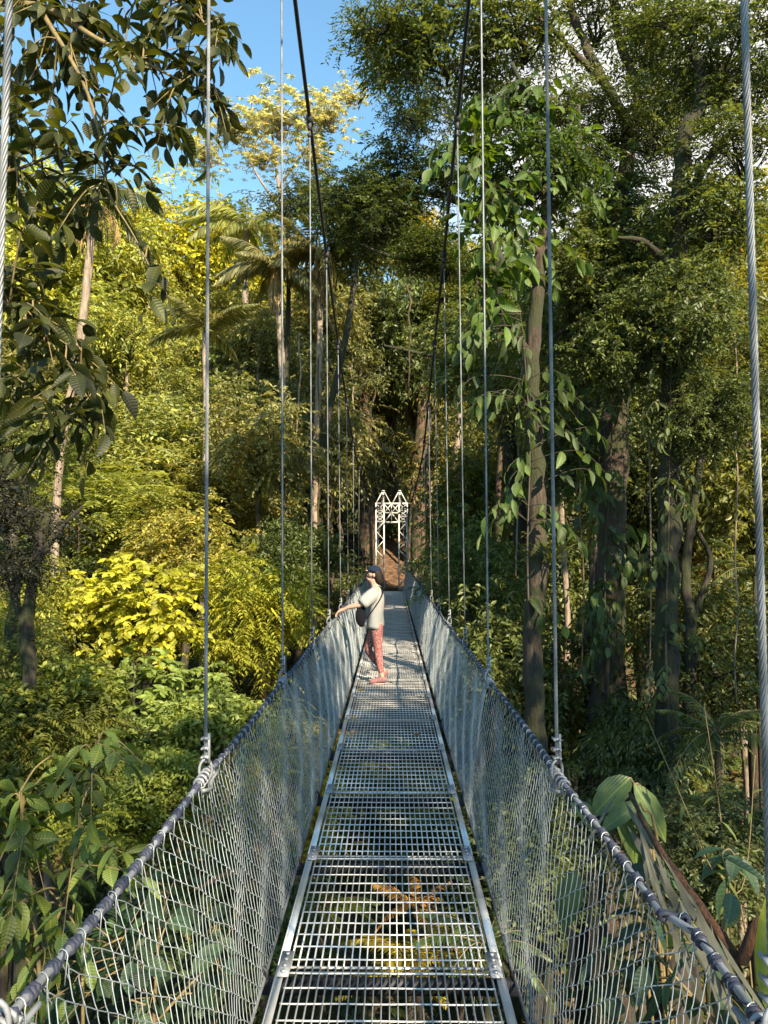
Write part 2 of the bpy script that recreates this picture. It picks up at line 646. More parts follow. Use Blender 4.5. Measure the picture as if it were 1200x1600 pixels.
PROTO = {}
def make_proto(key, seed, n_clumps, per, L0, W0, style='round', r_cl=0.62, Rz=0.85, kind=0, hollow=0.45, limbs=9, mat='leaf', lumps=7):
    """crown of radius about 3 m centred on the origin + its limbs"""
    rg = np.random.default_rng(seed)
    RR = 3.0
    # lobes give an uneven outline
    lobes = [(unit(rg.normal(size=3)) * RR * rg.uniform(0.35, 0.75), RR * rg.uniform(0.34, 0.6)) for _ in range(lumps)]
    lobes.append((np.zeros(3), RR * 0.6))
    cs = []
    while len(cs) < n_clumps:
        lc, lr = lobes[rg.integers(len(lobes))]
        u = unit(rg.normal(size=3))
        p = lc + u * lr * rg.uniform(hollow, 1) ** 0.5
        p = p * np.array([1, 1, Rz])
        cs.append(p)
    cs = np.array(cs)
    Lv = Leaves(kind)
    global TW
    TW = []
    for c in cs:
        clump(Lv, rg, c, r_cl * rg.uniform(0.65, 1.3), int(per * rg.uniform(0.6, 1.3)), L0, W0, style)
    crown = Lv.mesh('crown_' + key, smooth=kind == 1)
    crown.materials.append(M[mat])
    mb = MB()
    root = np.array([0, 0, -RR * Rz * 0.75])
    ends = cs[rg.choice(len(cs), limbs, replace=False)]
    for e in ends:
        mid = root * 0.35 + e * 0.5 + rg.normal(size=3) * 0.25
        pth = smooth_path([root, root * 0.6 + mid * 0.4 + rg.normal(size=3) * .12, mid, e], 4)
        mb.tube(pth, np.linspace(0.06, 0.015, len(pth)), 5)
        near = cs[np.argsort(np.linalg.norm(cs - mid, axis=1))[2:9]]
        for q in near:
            p2 = smooth_path([mid, (mid + q) / 2 + rg.normal(size=3) * 0.12, q], 3)
            mb.tube(p2, np.linspace(0.02, 0.007, len(p2)), 4)
    if TW:
        T_ = np.array(TW)
        A_ = T_[:, :-1].reshape(-1, 3)
        B_ = T_[:, 1:].reshape(-1, 3)
        mb.segs(A_, B_, 0.008, 3)
    TW = None
    PROTO[key] = (crown, mb.mesh('limbs_' + key, True), RR)

make_proto('small', 1, 250, 44, 0.25, 0.105, 'spray', r_cl=0.75)
make_proto('small2', 2, 250, 40, 0.23, 0.10, lumps=10, r_cl=0.85)
make_proto('airy', 3, 100, 46, 0.33, 0.115, 'spray', hollow=0.05, limbs=12, r_cl=1.2, lumps=9)
make_proto('airy2', 13, 85, 46, 0.32, 0.105, 'spray', hollow=0.05, limbs=12, lumps=12, r_cl=1.3)
make_proto('fine', 4, 300, 60, 0.18, 0.08, 'spray', r_cl=0.7, lumps=9)
make_proto('broad', 5, 200, 28, 0.36, 0.18, kind=0, r_cl=0.85)
make_proto('pinnate', 6, 230, 56, 0.28, 0.095, 'pinnate', r_cl=1.0)
make_proto('pinnate2', 16, 220, 56, 0.25, 0.09, 'pinnate', r_cl=0.95, lumps=10)
make_proto('rosette', 7, 58, 27, 0.46, 0.13, 'rosette', r_cl=1.1, limbs=20, lumps=8)
make_proto('droop', 8, 260, 44, 0.28, 0.07, 'droop', r_cl=0.85)
make_proto('bigb', 9, 150, 24, 0.36, 0.19, 'spray', kind=1, r_cl=0.8, mat='bigleaf')

# ---------------------------------------------------------------- ground
def hgt(x, y):
    x = np.asarray(x, float)
    y = np.asarray(y, float)
    v = np.abs(y - 13)
    valley = -8.0 + 8.0 * np.clip(v / 17.5, 0, 1) ** 1.7
    far = np.clip(y - 33, 0, None) * 0.42
    side = np.clip(np.abs(x) - 6, 0, None) * 0.22
    near = np.where(y < 6, np.clip(-np.abs(x) * 0 + (6 - y) * 0.05, 0, 1), 0)
    nz = 0.5 * np.sin(x * 0.7 + 1.3) * np.cos(y * 0.6) + 0.25 * np.sin(x * 1.9 + y * 1.3)
    damp = np.clip((v - 0) / 6, 0, 1) * 0 + np.where((np.abs(x) < 2) & (y > 29), 0.05, 1.0)
    return np.minimum(valley + far + side + near + nz * damp, 30)

gx = np.linspace(-90, 90, 181)
gy = np.linspace(-30, 130, 161)
GX, GY = np.meshgrid(gx, gy)
GZ = hgt(GX, GY)
nx, ny = len(gx), len(gy)
idx = np.arange(nx * ny).reshape(ny, nx)
GQ = np.stack([idx[:-1, :-1], idx[:-1, 1:], idx[1:, 1:], idx[1:, :-1]], -1).reshape(-1, 4)
gme = mesh_np('ground', np.stack([GX, GY, GZ], -1).reshape(-1, 3), [GQ], True)
gm, t, b = new_mat('forest_floor')
a = t.nodes.new('ShaderNodeTexNoise')
a.inputs['Scale'].default_value = 1.4
a.inputs['Detail'].default_value = 10
a.inputs['Roughness'].default_value = 0.7
tcg = t.nodes.new('ShaderNodeTexCoord')
t.links.new(tcg.outputs['Object'], a.inputs['Vector'])
r = t.nodes.new('ShaderNodeValToRGB')
r.color_ramp.elements[0].position = 0.4
r.color_ramp.elements[0].color = (0.03, 0.038, 0.012, 1)
r.color_ramp.elements[1].position = 0.62
r.color_ramp.elements[1].color = (0.11, 0.062, 0.03, 1)
t.links.new(a.outputs['Fac'], r.inputs[0])
t.links.new(r.outputs[0], b.inputs['Base Color'])
b.inputs['Roughness'].default_value = 1
bpn = t.nodes.new('ShaderNodeBump')
bpn.inputs['Distance'].default_value = 0.15
t.links.new(a.outputs['Fac'], bpn.inputs['Height'])
t.links.new(bpn.outputs[0], b.inputs['Normal'])
ground = link('ground', gme, gm)
tag(ground, kind='structure')

# trail beyond the tower
mb = MB()
ys = np.linspace(31.6, 40, 18)
Vt = []
for y in ys:
    for x in (-0.6, -0.2, 0.2, 0.6):
        Vt.append((x + 0.05 * math.sin(y * 3 + x), y, float(hgt(x, y)) + 0.05 + 0.02 * math.sin(y * 7 + x * 9)))
Qt = [(i * 4 + j, i * 4 + j + 1, i * 4 + j + 5, i * 4 + j + 4) for i in range(17) for j in range(3)]
mb.add(Vt, Qt)
tr = mb.build('path', plain('trodden_earth', (0.095, 0.05, 0.026), 0.95, noise=0.7, nscale=4, bump=0.6), smooth=True)
tag(tr, kind='structure')

# ---------------------------------------------------------------- the bridge
LX, RX = -0.51, 0.49
CX = -0.01
bridge = thing('suspension_bridge', 'hanging footbridge of galvanised grating with chain-link sides and a white lattice tower', 'bridge', (0, 0, 0))
Y_END = 31.3
PL = 1.20
Y0 = 3.41 - 4 * PL
# deck panel: frame with grating
fr = MB()
for sx in (LX, RX):
    s = 1 if sx > 0 else -1
    fr.box((sx - s * 0.016, PL / 2, -0.003), (0.032, PL - 0.006, 0.006))
    fr.box((sx + s * 0.003, PL / 2, -0.028), (0.006, PL - 0.006, 0.056))
for yy in (0.022, PL - 0.022):
    fr.box((CX, yy, -0.024), (RX - LX - 0.09, 0.016, 0.006))
frame_me = fr.mesh('deck_frame')
frame_me.materials.append(M['deck'])
gr = MB()
nb = 27
for i in range(nb):
    x = LX + 0.05 + i * (RX - LX - 0.10) / (nb - 1)
    gr.box((x, PL / 2, -0.0135), (0.0054, PL - 0.012, 0.021))
for i in range(11):
    y = 0.055 + i * (PL - 0.11) / 10
    n_ = 13
    xs = np.linspace(LX + 0.045, RX - 0.045, n_)
    gr.tube([(x, y + 0.0015 * math.sin(x * 19 + i * 2.3), -0.006) for x in xs], 0.0038, 6)
grat_me = gr.mesh('grating')
grat_me.materials.append(M['deck'])
sp = MB()
for sx in (LX,):
    s = 1 if sx > 0 else -1
    sp.box((sx - s * 0.030, 0, 0.005), (0.052, 0.20, 0.006))
    for yy in (-0.07, -0.025, 0.025, 0.07):
        sp.tube([(sx - s * 0.030, yy, 0.008), (sx - s * 0.030, yy, 0.018)], 0.010, 6)
spl_me = sp.mesh('splice_plate')
spl_me.materials.append(M['steel'])
beam = MB()
beam.box((CX, 0, -0.092), (1.17, 0.04, 0.06))
for s in (-1, 1):
    beam.tube([(CX + s * 0.555, 0, -0.062), (CX + s * 0.555, 0, -0.03), (CX + s * 0.57, 0.0, -0.012), (CX + s * 0.59, 0, -0.03)], 0.008, 6)
beam_me = beam.mesh('cross_beam')
beam_me.materials.append(M['darkrope'])
first = None
k = 0
y = Y0
while y + PL < Y_END + 0.6:
    p = link('deck_panel', frame_me, None, bridge)
    p.location = (0, y, 0)
    g = link('grating', grat_me, None, p)
    s_ = link('splice_plate', spl_me, None, p)
    s_ = link('splice_plate', spl_me, None, p)
    s_.rotation_euler = (0, 0, math.pi)
    s_.location = (LX + RX, 0, 0)
    c_ = link('cross_beam', beam_me, None, bridge)
    c_.location = (0, y, 0)
    y += PL
Y_END = y

# rails: cable height and sideways position along the bridge
HY = [-0.6, 1.45, 3.06, 5.2, 7.1, 9.0, 11.0, 13.0, 15.0, 17.0, 19.0, 21.0, 23.0, 25.0, 27.0, 29.0, 30.6]
def rail(side, y):
    """side -1 left, +1 right -> (x, z)"""
    ys = HY
    k = np.searchsorted(ys, y) - 1
    k = max(0, min(len(ys) - 2, k))
    f = (y - ys[k]) / (ys[k + 1] - ys[k])
    f = max(0, min(1, f))
    sag = 4 * f * (1 - f)
    if side > 0:
        x = (0.675 + 0.05 * sag if y < 7 else 0.70) + (0.05 if y < 2 else 0)
    else:
        x = -0.765 - 0.02 * sag
        x += 0.03 * math.exp(-((y - 10.25) / 0.6) ** 2)
    z = 0.95 - 0.045 * sag
    if y > 26:
        x *= 1 - 0.03 * (y - 26)
    return x, z
def cable_z(y):
    return float(np.interp(y, [-4, 0, 3, 6, 9, 12, 15, 18, 21, 24, 27, 29, 31.3], [9.8, 8.6, 7.55, 6.45, 5.5, 4.68, 4.02, 3.52, 3.2, 3.12, 3.3, 3.6, 4.15]))
def cable_x(side, y):
    c = -0.08 if y < 12 else -0.08 * (1 - min(1, (y - 12) / 12))
    w = 0.73 if y < 16 else 0.73 - 0.40 * min(1, (y - 16) / 15.3)
    return c + side * w

for s in (-1, 1):
    ys = np.arange(-0.6, Y_END - 0.3, 0.12)
    pts = [(rail(s, y)[0], y, rail(s, y)[1] + 0.003 * math.sin(y * 5)) for y in ys]
    mb = MB()
    mb.tube(pts, 0.0095, 12, twist=60, lobes=6, amp=0.1)
    rl = mb.build('handrail_cable', M['steel'], bridge, True)
    # dark lashing wound round the handrail, tying the mesh on
    mb = MB()
    yy = -0.3
    rs = random.Random(5 + s)
    path = []
    rads = []
    ph = 0.0
    while yy < Y_END - 0.4:
        ln = rs.uniform(0.035, 0.065)
        steps = 16 if yy < 8 else 10
        for q in range(steps + 1):
            a_ = ph + q / steps * 2 * math.pi * (3 if yy < 8 else 2)
            y_ = yy + ln * q / steps
            x_, z_ = rail(s, y_)
            rr = 0.0105 + rs.uniform(0, .0015)
            path.append((x_ + rr * math.cos(a_), y_, z_ + rr * math.sin(a_)))
            rads.append(0.008 if 0 < q < steps else 0.0035)
        ph = a_
        gp = rs.uniform(0.05, 0.075)
        for q in (1, 2):
            y_ = yy + ln + gp * q / 3
            a_ = ph + q * 0.7
            x_, z_ = rail(s, y_)
            path.append((x_ + 0.013 * math.cos(a_), y_, z_ + 0.013 * math.sin(a_)))
            rads.append(0.002)
        ph += 2.1
        yy += ln + gp
    mb.tube(path, rads, 5)
    mb.build('lashing_cord', M['lash'], rl, True)
    # bottom cable of the mesh
    mb = MB()
    ys = np.arange(-0.6, Y_END - 0.2, 0.4)
    mb.tube([(CX + s * (0.565 if y < 26 else 0.565 - 0.02 * (y - 26)), y, -0.055 + 0.006 * math.sin(y * 3)) for y in ys], 0.008, 6)
    mb.build('lower_cable', M['rope'], bridge, True)
    # chain-link mesh: sheared diamond weave
    def surf(y, w):
        """w 0 top .. 1 bottom"""
        xt, zt = rail(s, y)
        xb = CX + s * (0.565 if y < 26 else 0.565 - 0.02 * (y - 26))
        zb = -0.055
        bow = 0.022 * np.sin(w * np.pi) * (1 + 0.35 * np.sin(y * 1.3 + s))
        x = xt + (xb - xt) * w - s * bow + 0.006 * np.sin(y * 9 + w * 11)
        return (x, y + 0.004 * np.sin(w * 23 + y * 5), zt - 0.012 + (zb - zt) * w)
    A, B = [], []
    H = 1.0
    e1 = (-0.014, 0.078)      # (dy, dw) long, downwards
    e2 = (-0.040, -0.030)     # short, up
    det = e1[0] * e2[1] - e2[0] * e1[1]
    seen = set()
    cache = {}
    def node(i, j):
        y_ = i * e1[0] + j * e2[0]
        w_ = i * e1[1] + j * e2[1]
        return y_, w_
    Pts = {}
    jmax = 1200
    for j in range(-jmax, 60):
        # w = i*e1w + j*e2w in [0,1]
        i0 = math.ceil((0 - j * e2[1]) / e1[1])
        i1 = math.floor((1 - j * e2[1]) / e1[1])
        for i in range(i0, i1 + 1):
            y_, w_ = node(i, j)
            if 0.5 < y_ < Y_END - 0.4:
                jt = random.Random(i * 7919 + j)
                k_ = 0.004
                Pts[(i, j)] = (y_ + jt.uniform(-k_, k_), min(1, max(0, w_ + jt.uniform(-k_, k_))))
    for (i, j), (y_, w_) in Pts.items():
        pa = surf(y_, w_)
        for (di, dj, kind) in ((1, 0, 'long'), (0, 1, 'short')):
            q = Pts.get((i + di, j + dj))
            if q is None:
                if kind == 'long' and w_ > 0.92:
                    q = (y_ + e1[0] * .4, 1.0)
                elif kind == 'short' and w_ < 0.03:
                    q = (y_ + e2[0] * .3, 0.0)
                else:
                    continue
            pb = surf(*q)
            if y_ < 4.5:
                a_ = np.array(pa)
                b_ = np.array(pb)
                off = np.array((0.0025 * s, 0, 0)) * (1 if kind == 'long' else -1)
                m1 = a_ * 0.82 + b_ * 0.18 + off
                m2 = a_ * 0.18 + b_ * 0.82 + off
                A += [a_, m1, m2]
                B += [m1, m2, b_]
            else:
                A.append(pa)
                B.append(pb)
    A = np.array(A)
    B = np.array(B)
    mb = MB()
    mb.segs(A, B, 0.00165, 4)
    # the top wires are bent over the handrail
    yy = 0.7
    while yy < 10:
        x_, z_ = rail(s, yy)
        lp = [surf(yy - 0.012, 0.05)]
        for q in range(7):
            a_ = math.pi * (1.1 - 1.2 * q / 6)
            lp.append((x_ - s * 0.0155 * math.cos(a_) * -1, yy - 0.012 + 0.004 * q, z_ + 0.0155 * math.sin(a_)))
        lp.append(surf(yy + 0.016, 0.05))
        mb.tube(lp, 0.0017, 4)
        yy += 0.108
    # top loops
    mb.build('chain_link_mesh', M['wire'], bridge)

for s in (-1, 1):
    # main cable
    ys = np.arange(-4, 31.4, 0.6)
    pts = [(cable_x(s, y), y, cable_z(y)) for y in ys]
    mb = MB()
    mb.tube(pts, 0.017, 8, twist=40, lobes=4, amp=0.1)
    mc = mb.build('main_cable', M['darkrope'], bridge, True)
    for hy in HY:
        if hy > 30.8:
            continue
        rx_, rz_ = rail(s, hy)
        top = Vector((cable_x(s, hy), hy, cable_z(hy)))
        if hy < 2:
            top = Vector(((0.69 if s > 0 else -0.80), hy, cable_z(hy)))
        bot = Vector((rx_, hy, rz_ + 0.05))
        if hy < 2 and s < 0:
            bot.x = -0.802
            top.x = -0.735
        near = hy < 5.5
        ln = (top - bot).length
        mb = MB()
        if near:
            n_ = int(ln / 0.01)
            pts = [bot.lerp(top, q / n_) for q in range(n_ + 1)]
            if hy < 4:
                ax_ = (top - bot).normalized()
                u1 = ax_.cross(Vector((0, 1, 0))).normalized()
                u2 = ax_.cross(u1)
                mb.tube([pts[0], pts[-1]], 0.004, 6)
                for q6 in range(6):
                    mb.tube([p_ + (u1 * math.cos(iq * 0.55 + q6 * math.pi / 3) + u2 * math.sin(iq * 0.55 + q6 * math.pi / 3)) * 0.0048 for iq, p_ in enumerate(pts)], 0.0029, 6)
            else:
                mb.tube(pts, 0.0068, 18, twist=48, lobes=6, amp=0.17)
        else:
            mb.tube([bot.lerp(top, q / 6) for q in range(7)], 0.0068, 6)
        h = mb.build('hanger_cable', M['rope'], bridge, True)
        # clamp at the main cable
        mb = MB()
        mb.tube([(top.x, top.y - 0.05, top.z + 0.02), (top.x, top.y + 0.05, top.z - 0.02)], 0.034, 8)
        mb.tube([(top.x, top.y, top.z - 0.02), (top.x, top.y, top.z - 0.10)], 0.020, 8)
        mb.tube([(top.x, top.y, top.z - 0.13), (top.x, top.y, top.z - 0.17)], 0.016, 8)
        mb.build('cable_clamp', M['darkrope'], h, True)
        # eye and wire clips at the handrail
        mb = MB()
        loop = []
        for q in range(17):
            a_ = -math.pi / 2 + 2 * math.pi * q / 16
            loop.append((rx_ + 0.024 * math.cos(a_), hy + 0.01 * math.cos(a_), rz_ + 0.02 + 0.045 * math.sin(a_)))
        mb.tube(loop, 0.006, 6)
        for dz in (0.075, 0.11, 0.15):
            c = bot + (top - bot).normalized() * (dz - 0.05)
            mb.box((c.x, c.y, c.z), (0.026, 0.022, 0.011))
            mb.tube([(c.x - 0.012, c.y - 0.022, c.z), (c.x - 0.012, c.y + 0.022, c.z)], 0.005, 6)
            mb.tube([(c.x + 0.012, c.y - 0.022, c.z), (c.x + 0.012, c.y + 0.022, c.z)], 0.005, 6)
        mb.tube([(c.x + 0.012, c.y, c.z + 0.02), (bot.x + 0.014, bot.y, bot.z)], 0.007, 5)
        # rope tail lying along the rail
        tl = []
        for q in range(9):
            y_ = hy - 0.10 + 0.26 * q / 8
            x_, z_ = rail(s, y_)
            tl.append((x_ - s * (0.018 + 0.012 * math.sin(q * 0.8)), y_, z_ - 0.02 - 0.03 * math.sin(q / 8 * math.pi)))
        mb.tube(tl, 0.008, 6)
        if near:
            for q in range(5):
                y_ = hy - 0.09 + 0.035 * q
                x_, z_ = rail(s, y_)
                mb.tube([(x_ + 0.021 * math.cos(a), y_ + 0.003 * a, z_ + 0.021 * math.sin(a)) for a in np.linspace(0, 6.3, 10)], 0.006, 5)
        mb.build('hanger_eye', M['steel'], h, True)

# white lattice tower
tower = bpy.data.objects.new('tower', None)
COL.objects.link(tower)
tower.parent = bridge
tower.location = (0, 31.5, 0)
tower['label'] = 'white lattice gate tower with two pointed tops'
def lattice_col(x0, x1, name):
    mb = MB()
    z0, z1 = -0.6, 2.92
    for x in (x0, x1):
        for yv in (-0.18, 0.18):
            mb.box((x, yv, (z0 + 3.72) / 2), (0.055, 0.055, 3.72 - z0))
    nz = 9
    dz = (z1 - z0) / nz
    for yv in (-0.18, 0.18):
        for i in range(nz):
            a = (x0, yv, z0 + i * dz)
            b_ = (x1, yv, z0 + (i + 1) * dz)
            if i % 2:
                a = (x1, yv, a[2])
                b_ = (x0, yv, b_[2])
            mb.tube([a, b_], 0.018, 5)
        for zz in (z1, 3.15, 3.4):
            mb.tube([(x0, yv, zz), (x1, yv, zz)], 0.016, 5)
        for (za, zb) in ((z1, 3.15), (3.15, 3.4), (3.4, 3.68)):
            mb.tube([(x0, yv, za), (x1, yv, zb)], 0.014, 5)
            mb.tube([(x1, yv, za), (x0, yv, zb)], 0.014, 5)
    for x in (x0, x1):
        for i in range(nz):
            a = (x, -0.18 if i % 2 else 0.18, z0 + i * dz)
            b_ = (x, 0.18 if i % 2 else -0.18, z0 + (i + 1) * dz)
            mb.tube([a, b_], 0.014, 5)
    return mb.build(name, M['white'], tower)
lattice_col(-0.67, -0.33, 'column')
lattice_col(0.31, 0.66, 'column')
mb = MB()
for yv in (-0.18, 0.18):
    mb.box((0, yv, 3.70), (1.40, 0.05, 0.06))
    mb.box((-0.01, yv, 2.90), (0.60, 0.05, 0.06))
    mb.box((-0.01, yv, 3.30), (0.60, 0.035, 0.045))
    mb.box((-0.01, yv, 3.30), (0.035, 0.03, 0.78))
    for (a, b_) in (((-0.01, 3.68), (-0.33, 3.30)), ((-0.01, 3.68), (0.31, 3.30)), ((-0.01, 3.30), (-0.30, 2.92)), ((-0.01, 3.30), (0.28, 2.92)),
                    ((-0.33, 3.68), (-0.01, 3.30)), ((0.31, 3.68), (-0.01, 3.30))):
        mb.tube([(a[0], yv, a[1]), (b_[0], yv, b_[1])], 0.022, 5)
mb.build('cross_truss', M['white'], tower)
for cx in (-0.36, 0.34):
    mb = MB()
    for yv in (-0.18, 0.18):
        for s in (-1, 1):
            mb.tube([(cx + s * 0.30 + 0.0, yv, 3.72), (cx + s * 0.03, 0, 4.24)], 0.022, 5)
    mb.box((cx, 0, 3.96), (0.07, 0.07, 0.50))
    mb.box((cx, 0, 4.25), (0.12, 0.16, 0.04))
    mb.build('peak', M['white'], tower)

# ---------------------------------------------------------------- trees
def place_crown(parent, c, r, key, color, rot=None, rs=random):
    crown_me, limb_me, RR = PROTO[key]
    rx_, ry_, rz_ = r if isinstance(r, (tuple, list)) else (r, r, r)
    base = parent.location
    out_ = []
    for nm, me in (('crown', crown_me), ('limbs', limb_me)):
        o = bpy.data.objects.new(nm, me)
        COL.objects.link(o)
        o.parent = parent
        o.location = Vector(c) - base
        out_.append(o)
    rz = rs.uniform(0, 6.28) if rot is None else rot
    for o in out_:
        o.rotation_euler = (0, 0, rz)
        o.scale = (rx_ / RR, ry_ / RR, rz_ / RR)
        o.color = (*color, 1)
    return out_

def set_limb(me):
    me.materials.append(M['dbark'])
for k_, v_ in PROTO.items():
    set_limb(v_[1])
    v_[1].materials[0] = M['pbark'] if k_ == 'rosette' else M['dbark']

def tree(name, label, cat, px, py, Y, r, key, color, trunk=0.16, bark='bark', lean=(0, 0), group=None, seed=0):
    rs = random.Random(int(px * 13 + py * 7 + Y))
    c = P(px, py, Y)
    bx, by = c.x + lean[0], c.y + lean[1]
    bz = float(hgt(bx, by)) - 0.2
    rz = r[2] if isinstance(r, (tuple, list)) else r
    o = thing(name, label, cat, (bx, by, bz), group)
    top = Vector((c.x, c.y, c.z - rz * 0.5)) - o.location
    if top.z < 0.5:
        top.z = 0.5
    n_ = 5
    pts = [Vector((0, 0, 0)).lerp(top, q / n_) + Vector((rs.uniform(-.12, .12), rs.uniform(-.12, .12), 0)) * (1 if 0 < q < n_ else 0) for q in range(n_ + 1)]
    pth = smooth_path(pts, 4)
    rad = np.linspace(trunk, trunk * 0.5, len(pth))
    rad[0] *= 1.5
    rad[1] *= 1.2
    mb = MB()
    mb.tube(pth, rad, 9, lobes=5, amp=0.06, twist=0.3)
    mb.build('trunk', M[bark], o, True)
    place_crown(o, c, r, key, color, rs=rs)
    return o

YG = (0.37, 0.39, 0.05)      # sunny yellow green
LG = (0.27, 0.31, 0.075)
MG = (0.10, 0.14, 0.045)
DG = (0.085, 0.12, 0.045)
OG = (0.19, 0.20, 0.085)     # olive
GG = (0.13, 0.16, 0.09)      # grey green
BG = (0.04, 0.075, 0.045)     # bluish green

# the wooded slope behind, left to right
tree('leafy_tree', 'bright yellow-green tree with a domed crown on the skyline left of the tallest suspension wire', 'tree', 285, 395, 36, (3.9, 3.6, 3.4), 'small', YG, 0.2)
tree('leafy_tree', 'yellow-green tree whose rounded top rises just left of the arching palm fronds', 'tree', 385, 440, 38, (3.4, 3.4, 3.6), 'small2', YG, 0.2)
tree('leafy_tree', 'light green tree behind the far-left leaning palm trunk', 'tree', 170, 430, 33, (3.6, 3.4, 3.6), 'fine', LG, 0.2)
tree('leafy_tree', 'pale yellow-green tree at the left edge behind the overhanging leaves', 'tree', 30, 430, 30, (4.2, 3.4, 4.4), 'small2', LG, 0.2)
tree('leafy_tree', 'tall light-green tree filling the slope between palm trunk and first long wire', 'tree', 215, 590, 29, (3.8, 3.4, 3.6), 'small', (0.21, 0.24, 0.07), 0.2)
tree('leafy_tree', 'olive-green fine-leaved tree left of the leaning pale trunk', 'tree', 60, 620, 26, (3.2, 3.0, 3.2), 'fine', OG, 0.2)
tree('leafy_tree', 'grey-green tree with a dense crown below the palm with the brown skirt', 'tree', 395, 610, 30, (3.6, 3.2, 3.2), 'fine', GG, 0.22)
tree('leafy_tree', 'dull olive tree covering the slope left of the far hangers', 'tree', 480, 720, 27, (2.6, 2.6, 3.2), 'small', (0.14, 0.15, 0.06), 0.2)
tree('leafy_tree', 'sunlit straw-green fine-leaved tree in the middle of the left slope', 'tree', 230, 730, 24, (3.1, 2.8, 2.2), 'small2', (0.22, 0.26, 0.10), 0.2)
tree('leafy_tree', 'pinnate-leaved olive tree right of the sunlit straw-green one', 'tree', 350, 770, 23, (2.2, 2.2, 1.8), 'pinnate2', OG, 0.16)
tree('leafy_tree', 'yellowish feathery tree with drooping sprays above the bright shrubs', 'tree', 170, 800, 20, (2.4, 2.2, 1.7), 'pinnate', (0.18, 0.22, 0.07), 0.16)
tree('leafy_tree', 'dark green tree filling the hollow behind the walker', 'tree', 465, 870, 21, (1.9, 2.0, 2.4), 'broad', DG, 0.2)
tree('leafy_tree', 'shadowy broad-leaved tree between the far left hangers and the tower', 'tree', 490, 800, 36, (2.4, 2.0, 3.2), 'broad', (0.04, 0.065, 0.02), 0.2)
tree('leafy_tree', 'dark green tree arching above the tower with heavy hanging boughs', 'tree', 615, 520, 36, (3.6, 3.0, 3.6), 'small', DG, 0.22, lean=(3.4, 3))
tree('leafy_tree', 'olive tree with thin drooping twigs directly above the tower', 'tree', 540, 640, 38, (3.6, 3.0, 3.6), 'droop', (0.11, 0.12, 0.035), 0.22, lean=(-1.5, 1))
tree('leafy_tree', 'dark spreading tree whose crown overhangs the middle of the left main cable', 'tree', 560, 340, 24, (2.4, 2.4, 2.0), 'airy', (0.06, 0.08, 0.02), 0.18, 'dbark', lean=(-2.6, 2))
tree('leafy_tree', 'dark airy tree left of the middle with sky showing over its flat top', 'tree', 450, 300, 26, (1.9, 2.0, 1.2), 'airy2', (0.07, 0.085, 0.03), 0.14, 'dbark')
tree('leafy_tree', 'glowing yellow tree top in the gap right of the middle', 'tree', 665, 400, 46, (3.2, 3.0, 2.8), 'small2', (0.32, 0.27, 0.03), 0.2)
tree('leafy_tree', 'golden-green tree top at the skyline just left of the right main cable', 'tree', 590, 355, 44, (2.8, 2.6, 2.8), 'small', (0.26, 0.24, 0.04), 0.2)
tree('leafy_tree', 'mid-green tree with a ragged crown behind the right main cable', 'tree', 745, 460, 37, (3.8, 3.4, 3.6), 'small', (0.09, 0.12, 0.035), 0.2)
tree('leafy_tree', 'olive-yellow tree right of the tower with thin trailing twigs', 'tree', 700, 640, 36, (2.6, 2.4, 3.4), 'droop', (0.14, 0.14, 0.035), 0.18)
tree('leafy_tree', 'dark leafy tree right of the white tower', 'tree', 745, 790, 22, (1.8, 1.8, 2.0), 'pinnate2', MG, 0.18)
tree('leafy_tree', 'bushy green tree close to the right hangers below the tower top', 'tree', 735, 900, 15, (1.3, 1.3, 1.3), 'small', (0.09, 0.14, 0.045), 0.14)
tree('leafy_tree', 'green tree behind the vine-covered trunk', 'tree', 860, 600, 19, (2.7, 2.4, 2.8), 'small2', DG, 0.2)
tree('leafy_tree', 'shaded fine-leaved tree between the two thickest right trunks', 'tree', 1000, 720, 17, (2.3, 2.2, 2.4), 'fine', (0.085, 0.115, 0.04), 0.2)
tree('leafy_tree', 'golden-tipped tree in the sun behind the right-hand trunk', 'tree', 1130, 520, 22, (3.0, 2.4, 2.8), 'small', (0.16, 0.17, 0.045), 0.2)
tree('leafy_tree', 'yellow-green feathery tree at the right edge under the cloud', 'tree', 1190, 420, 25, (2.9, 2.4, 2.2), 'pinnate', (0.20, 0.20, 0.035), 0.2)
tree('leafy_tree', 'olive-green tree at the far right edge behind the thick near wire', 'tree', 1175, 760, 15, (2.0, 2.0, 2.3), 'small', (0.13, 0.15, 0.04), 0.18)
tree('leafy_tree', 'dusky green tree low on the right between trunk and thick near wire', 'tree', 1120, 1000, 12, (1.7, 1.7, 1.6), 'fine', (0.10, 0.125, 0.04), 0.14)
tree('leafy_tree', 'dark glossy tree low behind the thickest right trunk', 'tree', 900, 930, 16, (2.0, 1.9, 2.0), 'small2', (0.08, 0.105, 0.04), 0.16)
tree('leafy_tree', 'dark green tree rising from the ravine right of the chain-link side', 'tree', 800, 1060, 13, (1.5, 1.5, 1.6), 'small', (0.09, 0.12, 0.04), 0.14)

